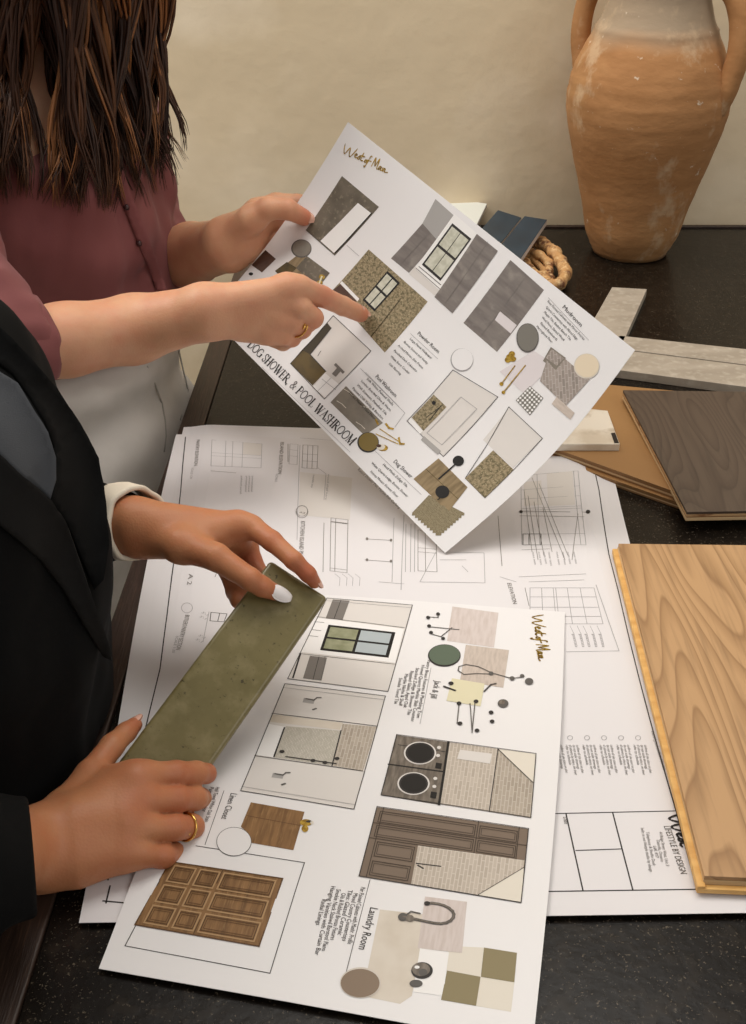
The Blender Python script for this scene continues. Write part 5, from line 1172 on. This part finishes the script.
# hair: a mass over the skull and several hundred locks
def lock(root, ctrl, tip, n=16, r0=.003, wav=.006, seed=0):
    r = np.random.default_rng(seed); t = np.linspace(0, 1, n)[:, None]; P = [np.array(root), *map(np.array, ctrl), np.array(tip)]
    m = len(P)-1; p = sum(math.comb(m, i)*(1-t)**(m-i)*t**i*P[i] for i in range(m+1))
    ph = r.uniform(0, 6.28, 2); fr = r.uniform(5, 9); am = wav*r.uniform(.3, 1.2)
    p = p+am*t*np.stack([np.sin(t[:, 0]*fr+ph[0]), np.cos(t[:, 0]*fr+ph[1]), np.zeros(n)], 1)
    rad = r0*r.uniform(.6, 1.3)*np.clip(np.minimum(t[:, 0]*6+.5, (1-t[:, 0])*2.2+.08), 0, 1)
    return tube(p, rad, 5)
def H1(x, y, D): return W(x, y, D)
skull_c = HP(-.012, 0, .028); parts = []; hr = np.random.default_rng(5)
wedge = [(30, -60), (60, -60), (70, 40), (92, 104), (84, 104), (56, 60), (36, 25)]
bot = lambda x: np.interp(x, [-40, 10, 60, 100, 132, 150, 165, 182], [215, 222, 234, 236, 236, 212, 212, 176])
TONE = []
def path_of(P, n):
    t = np.linspace(0, 1, n)[:, None]; m = len(P)-1; return sum(math.comb(m, i)*(1-t)**(m-i)*t**i*np.array(P[i]) for i in range(m+1))
def clump(P, n, count, spread, r0, wav, seed, parts, tones, bv=None):
    r = np.random.default_rng(seed); base = path_of(P, n); t = np.linspace(0, 1, n); ph = r.uniform(0, 6.28, 3); fr = r.uniform(7, 12); tone = r.uniform(0, 1)
    wv = wav*(t**1.3)[:, None]*np.stack([np.sin(t*fr+ph[0]), .7*np.cos(t*fr*.9+ph[1]), .15*np.sin(t*fr*.7+ph[2])], 1); base = base+wv
    for k in range(count):
        o = r.normal(0, 1, 3)*spread; ln = r.uniform(.86, 1.0); q = base+o*(np.sin(np.clip(t*1.1+.25, 0, 1)*math.pi)*.9+.22)[:, None]+.0018*np.stack([np.sin(t*22+k), np.cos(t*19+k*2), np.sin(t*15)], 1)
        m_ = max(6, int(n*ln)); q = q[:m_]
        if bv is not None:
            for a in range(m_):
                pr = proj(q[a]); h, _n = hit(bv, pr[0], pr[1])
                if h is not None:
                    D = (q[a]-CAM)@FW; Dh = (h-CAM)@FW
                    if D > Dh-.004: q[a] = W(pr[0], pr[1], Dh-.004-abs(o[0])*.8-.004*(k % 3))
        tt = np.linspace(0, 1, m_); rad = r0*r.uniform(.6, 1.25)*np.clip(np.minimum(tt*5+.5, (1-tt)*3+.06), 0, 1)
        v, f = tube(q, rad, 5, flat=1.5); parts.append((v, f)); tones += [min(1, max(0, tone+r.normal(0, .16)))]*len(v)
tones = []
for i in range(118):
    x = hr.uniform(-45, 178) if i > 12 else hr.uniform(140, 180); deep = hr.uniform(0, 1); yb = bot(x)-abs(hr.normal(0, 12))-(30*hr.uniform() if hr.uniform() < .25 else 0)
    D = 1.20+.04*deep+.12*max(0, (x-95)/85); tip = W(x, yb, D)
    xm = x*.85+8+hr.normal(0, 4)
    if x > 105: xm = 100+(x-105)*.62+hr.normal(0, 4)
    if 14 < xm < 44: xm = 12+hr.uniform(-16, 8)
    elif 44 <= xm < 74: xm = 76+hr.uniform(-6, 20)
    mid = W(xm, 50+hr.uniform(-15, 15), D-.03+.03*deep); side = -1 if x < 105 else (1 if hr.uniform() < .5 else -1)
    root = skull_c+hup*hr.uniform(.05, .09)+hfw*hr.uniform(-.05, .06)+l1*side*hr.uniform(.01, .05)
    hi_ = HP(hr.uniform(-.05, .03)+(x-60)/180*.06, side*.092, -.04)
    clump([root, root+l1*side*.06+hup*.015, hi_, mid*.6+hi_*.4, mid, tip*.5+mid*.5, tip], 24, 20, .0068, .00175, .019, i, parts, tones, bv1)
    pr = proj(mid)
for i in range(260):   # back of the head
    a = hr.uniform(0, 1); side = hr.choice([-1, 1]); root = skull_c+hup*.085+l1*side*hr.uniform(0, .05)-hfw*hr.uniform(0, .06)
    tip = B1(-.10+hr.normal(0, .01), side*hr.uniform(0, .11), .25+hr.uniform(0, .08)); v, f = lock(root, [skull_c-hfw*.12+hup*.06+l1*side*.05, skull_c-hfw*.12-hup*.08+l1*side*.06], tip, 16, .0045, .008, 1000+i); parts.append((v, f)); tones += [hr.uniform(0, 1)]*len(v)
hair1 = mk('hair', *join(parts), M['hair'], person1, smooth=True)
at = hair1.data.attributes.new('tone', 'FLOAT', 'POINT'); at.data.foreach_set('value', np.array(tones, np.float32))
blob('scalp_hair', [(Cut(Un(.02, Ell(skull_c+hup*.006-hfw*.004, (.103, .086, .096), (hfw, l1, hup)), Ell(skull_c-hfw*.035-hup*.04, (.075, .075, .08), (hfw, l1, hup))), Ell(HP(.085, 0, -.035), (.07, .062, .095), (hfw, l1, hup)), .01), .004)], M['hair'], hair1)

# ---------------------------------------------------------------- PERSON 2: black blazer
a2 = math.radians(4); f2 = np.array([math.cos(a2), math.sin(a2), 0]); l2 = np.array([-f2[1], f2[0], 0])
hip2 = np.array([-.356, .70, .87])
def B2(f, l, u): return hip2+f2*f+l2*l+UPV*u
person2 = empty('person', (hip2[0], hip2[1], 0)); tag(person2, 'woman in a black blazer over a grey top, holding the green tile', 'person')
def tdep(x, y):  # depth of the tile face under a pixel
    r = ray(x, y); return float((g[0]-CAM)@gn/(r@gn))
# left hand (upper in the photo)
d0 = tdep(285, 590)
U_thb = [J(182, 545, d0+.004, 17), J(216, 557, d0-.012, 14), J(250, 579, d0-.018, 11.2), J(262, 586.5, d0-.014, 10.2), J(274, 592, d0-.009, 8.6)]
U_ind = [J(238, 526, d0+.020, 13), J(252, 527, d0+.018, 11.5), J(272, 541, d0+.006, 10.2), J(294, 560.5, d0-.006, 9.2), J(308, 574, d0-.004, 8.2), J(314.5, 582, d0+.002, 6.8)]
U_mid = [J(234, 533, d0+.030, 13), J(247, 545, d0+.045, 11), J(252, 562, d0+.045, 10.2), J(262, 578, d0+.036, 9.2), J(274, 586, d0+.030, 8)]
U_rng = [J(228, 542, d0+.040, 12.5), J(239, 562, d0+.058, 10.8), J(238, 584, d0+.050, 9.8), J(247, 600, d0+.036, 8.6)]
U_pin = [J(220, 550, d0+.046, 11.5), J(228, 570, d0+.060, 9.8), J(235, 592, d0+.050, 8.8), J(238, 601, d0+.034, 8)]
wu = J(134, 521, d0+.022, 20); wu2 = J(140, 534, d0+.030, 19)
palm = Un(.010, Cap(wu[0], U_ind[0][0], wu[1]*1.0, U_ind[0][1]), Cap(wu[0], U_mid[0][0], wu[1], U_mid[0][1]), Cap(wu2[0], U_rng[0][0], wu2[1], U_rng[0][1]), Cap(wu2[0], U_pin[0][0], wu2[1], U_pin[0][1]),
          Cap(wu2[0], U_thb[0][0], wu2[1]*.92, U_thb[0][1]), Cap(U_thb[0][0], U_ind[0][0], U_thb[0][1]*.85, .010), Cap(W(165, 532, d0+.022), W(210, 535, d0+.020), .0185, .0150))
hand_u = Hand(palm, [chain_(U_thb), chain_(U_ind), chain_(U_mid), chain_(U_rng), chain_(U_pin)], .007)
elu = (W(20, 505, 1.03), .042)
fore_u = Un(.014, Cap(wu[0], W(95, 517, d0+.06), wu[1]*1.05, 26*.98/FPX), Cap(wu2[0], W(95, 528, d0+.065), wu2[1]*1.05, 25*.98/FPX))
# right hand (lower left in the photo)
q0 = tdep(190, 765)
Rr = lambda x, y, o, r: J(x, y, q0+o, r)
N_ind = [Rr(136, 780, -.040, 14.5), Rr(150, 775.5, -.036, 14), Rr(176, 773.5, -.026, 12.6), Rr(196, 773, -.012, 11.6), Rr(206.5, 773.5, .000, 10.6)]
N_mid = [Rr(134, 803, -.050, 14.5), Rr(150, 800, -.046, 14.2), Rr(178, 799, -.034, 13), Rr(195, 798, -.018, 12), Rr(200, 799, .000, 11), Rr(192, 801, .016, 9.5)]
N_rng = [Rr(134, 828, -.056, 14), Rr(150, 828, -.054, 13.8), Rr(176, 827.5, -.044, 12.8), Rr(192, 826.5, -.028, 12), Rr(195, 829, -.012, 10.5), Rr(186, 832, .000, 9.5)]
N_pin = [Rr(130, 851, -.060, 13.5), Rr(144, 853.5, -.060, 13), Rr(163, 855.5, -.052, 12.4), Rr(174, 854.5, -.038, 11.6), Rr(176, 857, -.022, 10), Rr(168, 860, -.012, 9)]
N_thb = [Rr(64, 812, -.044, 19), Rr(90, 775, -.028, 14.5), Rr(112, 746, -.006, 12), Rr(126, 732.5, .008, 10), Rr(134.5, 725, .015, 8)]
wn = Rr(44, 836, -.066, 25); wn2 = Rr(44, 861, -.070, 25)
palm = Un(.012, Cap(wn[0], N_ind[0][0], wn[1], N_ind[0][1]*1.05), Cap(wn[0], N_mid[0][0], wn[1], N_mid[0][1]*1.05), Cap(wn2[0], N_rng[0][0], wn2[1], N_rng[0][1]*1.05), Cap(wn2[0], N_pin[0][0], wn2[1], N_pin[0][1]*1.05),
          Cap(wn[0], N_thb[0][0], wn[1]*.9, N_thb[0][1]), Cap(N_thb[0][0], N_ind[0][0], N_thb[0][1]*.9, .0095), Cap(N_ind[0][0], N_pin[0][0], .0098, .0088), Cap(N_thb[1][0], N_ind[0][0]+(N_thb[1][0]-N_ind[0][0])*.3, .0085, .008),
          Cap(W(80, 830, q0-.062), W(120, 820, q0-.058), .021, .014), Cap(W(80, 856, q0-.066), W(118, 852, q0-.062), .021, .013))
hand_n = Hand(palm, [chain_(N_ind), chain_(N_mid), chain_(N_rng), chain_(N_pin), chain_(N_thb)], .006)
eln = (W(-95, 872, .70), .040)
fore_n = Un(.014, Cap(wn[0], W(-10, 846, .745), wn[1]*1.04, .0245), Cap(wn2[0], W(-10, 866, .74), wn2[1]*1.02, .0245), Cap(W(-10, 856, .742), eln[0], .0265, .036))
sh2l, sh2r = B2(-.02, .165, .385), B2(-.04, -.165, .375)
head2, HP2 = head_parts(B2(-.035, 0, .645), nrm(f2-UPV*.2), nrm(f2*.2+UPV), l2)
core2 = Un(.05, Ell(B2(0, 0, 0), (.10, .15, .10), (f2, l2, UPV)), Ell(B2(0, 0, .16), (.085, .115, .13), (f2, l2, UPV)), Ell(B2(.005, 0, .31), (.09, .14, .12), (f2, l2, UPV)), Cap(sh2r, sh2l, .042, .042), Cap(B2(-.02, 0, .39), B2(-.045, 0, .57), .052, .046))
legs2 = [Un(.03, Cap(B2(0, q*.085, -.04), B2(.015, q*.085, -.42), .075, .048), Cap(B2(.015, q*.085, -.42), B2(-.02, q*.085, -.80), .046, .032), Cap(B2(-.02, q*.085, -.835), B2(.12, q*.09, -.85), .028, .02)) for q in (1, -1)]
fl = [(N_ind[2][0], .012, .5), (N_mid[2][0], .012, .5), (N_rng[2][0], .012, .5), (N_pin[2][0], .012, .5), (N_ind[4][0], .013, .6), (N_ind[0][0], .016, .35), (N_mid[0][0], .016, .35), (N_thb[4][0], .012, .6), (U_thb[3][0], .011, .4), (U_thb[4][0], .011, .6), (U_ind[2][0], .012, .5), (U_ind[4][0], .014, .7), (U_mid[2][0], .016, .7), (HP2(.088, 0, -.060), .016, .8)]
blob('body', [(head2, .004), (Cut(core2, Tab(.012), .004), .010), (Cut(Un(0, *legs2), Tab(.012), .004), .010), (Un(.01, Cap(eln[0], sh2r, .036, .044), Cap(elu[0], sh2l, .036, .044), Cap(elu[0], W(100, 522, d0+.065), .034, .022)), .006), (Un(.012, hand_u, fore_u), .0014), (Un(.012, hand_n, fore_n), .0014)], M['skin2'], person2, origin=(hip2[0], hip2[1], 0), flush=fl)
eyes(HP2, person2)
n_ = nail(U_thb[3], U_thb[4], tocam(U_thb[4][0])*1.0+UP*.25, M['nailwhite'], person2, wk=1.75, lk=2.9, off=.80, ext=.75, t=.0008); n_['label'] = 'white painted thumbnail'
n_ = nail(N_thb[3], N_thb[4], tocam(N_thb[4][0])+UP*.6-RT*.8, M['nail'], person2, wk=1.4, lk=2.2, off=.8, ext=.4)
n_ = nail(U_ind[4], U_ind[5], UP*.5+RT*1.2+tocam(U_ind[5][0])*.35, M['nail'], person2, wk=1.5, lk=2.2, off=.8, ext=.4)
rc = N_rng[3][0]*.62+N_rng[2][0]*.38; rax = N_rng[3][0]-N_rng[2][0]
ring('ring', rc, rax+nrm(tocam(rc))*.002, N_rng[2][1]*1.05, .0011, M['goldring'], person2, stone=(rc+nrm(tocam(rc)+RT*.2-UP*.5)*N_rng[2][1]*1.06, .0013))
# blazer
bz = Un(.05, Ell(B2(.0, 0, .03), (.142, .182, .16), (f2, l2, UPV)), Ell(B2(.010, 0, .18), (.147, .165, .14), (f2, l2, UPV)), Ell(B2(.01, 0, .30), (.13, .165, .13), (f2, l2, UPV)), Cap(sh2r, sh2l, .060, .060))
def seg(a, b, t): return a+(b-a)*t
sleeve_u = Un(.03, Cap(sh2l, elu[0], .066, .058), Cap(elu[0], W(118, 520, d0+.045), .046, .0325))
cuff_n = W(26, 855, .752)
sleeve_n = Un(.03, Cap(sh2r, eln[0], .066, .056), Cap(eln[0], W(20, 856, .750), .050, .0385))
bfn = fbm(21, 20, .003)
gapcut = Cap(B2(0, 0, .40), B2(-.05, 0, .62), .07, .085)
blz = blob('blazer', [(Cut(Cut(Disp(Un(.02, bz, sleeve_u), bfn), gapcut, .004), Tab(), .004), .0055), (Cut(Cut(Disp(sleeve_n, fbm(22, 30, .0014)), Cap(W(-2, 855, .745), W(60, 852, .77), .0305, .0305), .002), Pl(W(33, 856, .754), W(60, 850, .76)-W(10, 858, .75)), .002), .0026)], M['blazer'], person2)[0]
cf = band('turned_cuff', W(119, 519, d0+.043), W(138, 523, d0+.027), .0300, .0295, .0045, M['cuff'], blz, .0008, 5); cf['label'] = 'cream turned-back cuff'
bv2 = bvh_of([blz])
patch('grey_top', [(-20, 360), (18, 383), (34, 410), (48, 432), (56, 458), (56, 480), (50, 500), (34, 486), (18, 474), (-20, 440)], .0015, M['knit'], person2, bv=bv2)
patch('lapel', [(-25, 305), (12, 338), (34, 362), (56, 388), (80, 424), (98, 458), (106, 500), (109, 545), (104, 580), (94, 590), (84, 565), (66, 522), (50, 500), (55, 470), (53, 446), (44, 422), (30, 398), (12, 374), (-25, 345)], .004, M['blazer'], blz, .003, bv=bv2)
patch('lapel', [(-25, 430), (18, 472), (34, 485), (50, 499), (66, 522), (80, 562), (95, 605), (107, 640), (112, 660), (102, 655), (82, 622), (62, 588), (40, 560), (18, 540), (-25, 505)], .006, M['lapel'], blz, .004, bv=bv2)
for q in (1, -1): blob('shoe', [(Cut(Un(.02, Ell(B2(.06, q*.09, -.835), (.125, .045, .035), (f2, l2, UPV)), Ell(B2(-.01, q*.09, -.81), (.055, .042, .055), (f2, l2, UPV))), Ell((hip2[0], hip2[1], -.1), (2, 2, .105)), .002), .004)], M['shoe'], person2)
tr = [Un(.02, Cap(B2(.0, q*.085, -.04), B2(.02, q*.085, -.42), .094, .066), Cap(B2(.02, q*.085, -.42), B2(-.02, q*.085, -.79), .064, .056)) for q in (1, -1)]
blob('trousers', [(Cut(Un(.03, Ell(B2(0, 0, -.02), (.12, .165, .11), (f2, l2, UPV)), *tr), Tab(), .004), .007)], M['trouser'], person2)
parts = []; sc2 = HP2(-.012, 0, .028); h2f, h2u = nrm(f2-UPV*.2), nrm(f2*.2+UPV)
for i in range(240):
    side = hr.choice([-1, 1]); root = sc2+h2u*.085+l2*side*hr.uniform(0, .05)+h2f*hr.uniform(-.05, .05)
    v, f = lock(root, [sc2-h2f*.05+h2u*.05+l2*side*.10, sc2-h2f*.09-h2u*.05+l2*side*.05], sc2-h2f*.11-h2u*.10+l2*hr.normal(0, .01), 14, .0045, .004, 3000+i); parts.append((v, f))
for i in range(90):
    root = sc2-h2f*.105-h2u*.09+hr.normal(0, .008, 3); v, f = lock(root, [root-h2f*.05-UPV*.02], root-UPV*hr.uniform(.14, .22)-f2*hr.uniform(0, .03)+l2*hr.normal(0, .012), 12, .004, .006, 4000+i); parts.append((v, f))
hair2 = mk('hair', *join(parts), M['hair'], person2, smooth=True)
blob('scalp_hair', [(Cut(Un(.02, Ell(sc2+h2u*.006-h2f*.004, (.102, .084, .095), (h2f, l2, h2u)), Ell(sc2-h2f*.035-h2u*.04, (.075, .075, .08), (h2f, l2, h2u))), Ell(HP2(.085, 0, -.035), (.07, .062, .095), (h2f, l2, h2u)), .01), .004)], M['hair'], hair2)
# ================================================================ LIGHT AND CAMERA
def area(loc, target, size, energy, col, sy=None):
    l = bpy.data.lights.new('unseen_area_light', 'AREA'); l.energy = energy; l.color = col; l.shape = 'RECTANGLE'; l.size = size; l.size_y = sy or size  # soft area lamp added out of view; no window stands behind it
    o = bpy.data.objects.new('unseen_area_light', l); COL.objects.link(o); o.location = loc
    o.rotation_euler = (Vector(target)-Vector(loc)).to_track_quat('-Z', 'Y').to_euler(); return o
area((-1.5, 1.25, 3.1), (.1, 1.3, .9), 1.3, 50, (1, .96, .91))  # main soft light from upper left, its source out of view
area((1.9, -.6, 2.7), (.2, 1.2, .9), 1.4, 16, (1, .96, .92))  # added weak fill from the front right
area((.3, 1.4, 3.2), (.2, 1.75, .9), 1.3, 28, (1, .96, .90))  # added overhead lamp that brightens the back wall
w = bpy.data.worlds.new('world'); bpy.context.scene.world = w; w.use_nodes = True
w.node_tree.nodes['Background'].inputs[0].default_value = (1, .96, .91, 1); w.node_tree.nodes['Background'].inputs[1].default_value = .34
sc = bpy.context.scene
cd = bpy.data.cameras.new('camera'); cam = bpy.data.objects.new('camera', cd); COL.objects.link(cam)
cd.sensor_fit = 'VERTICAL'; cd.sensor_height = 36; cd.sensor_width = 36*746/1024; cd.lens = 36*FPX/1024; cd.clip_start = .02
cam.location = CAM; cam.rotation_euler = (math.pi/2-PITCH, 0, 0); sc.camera = cam
sc.view_settings.view_transform = 'Standard'; sc.view_settings.look = 'None'; sc.view_settings.gamma = 1; sc.view_settings.exposure = -.13
sc.view_settings.use_curve_mapping = False
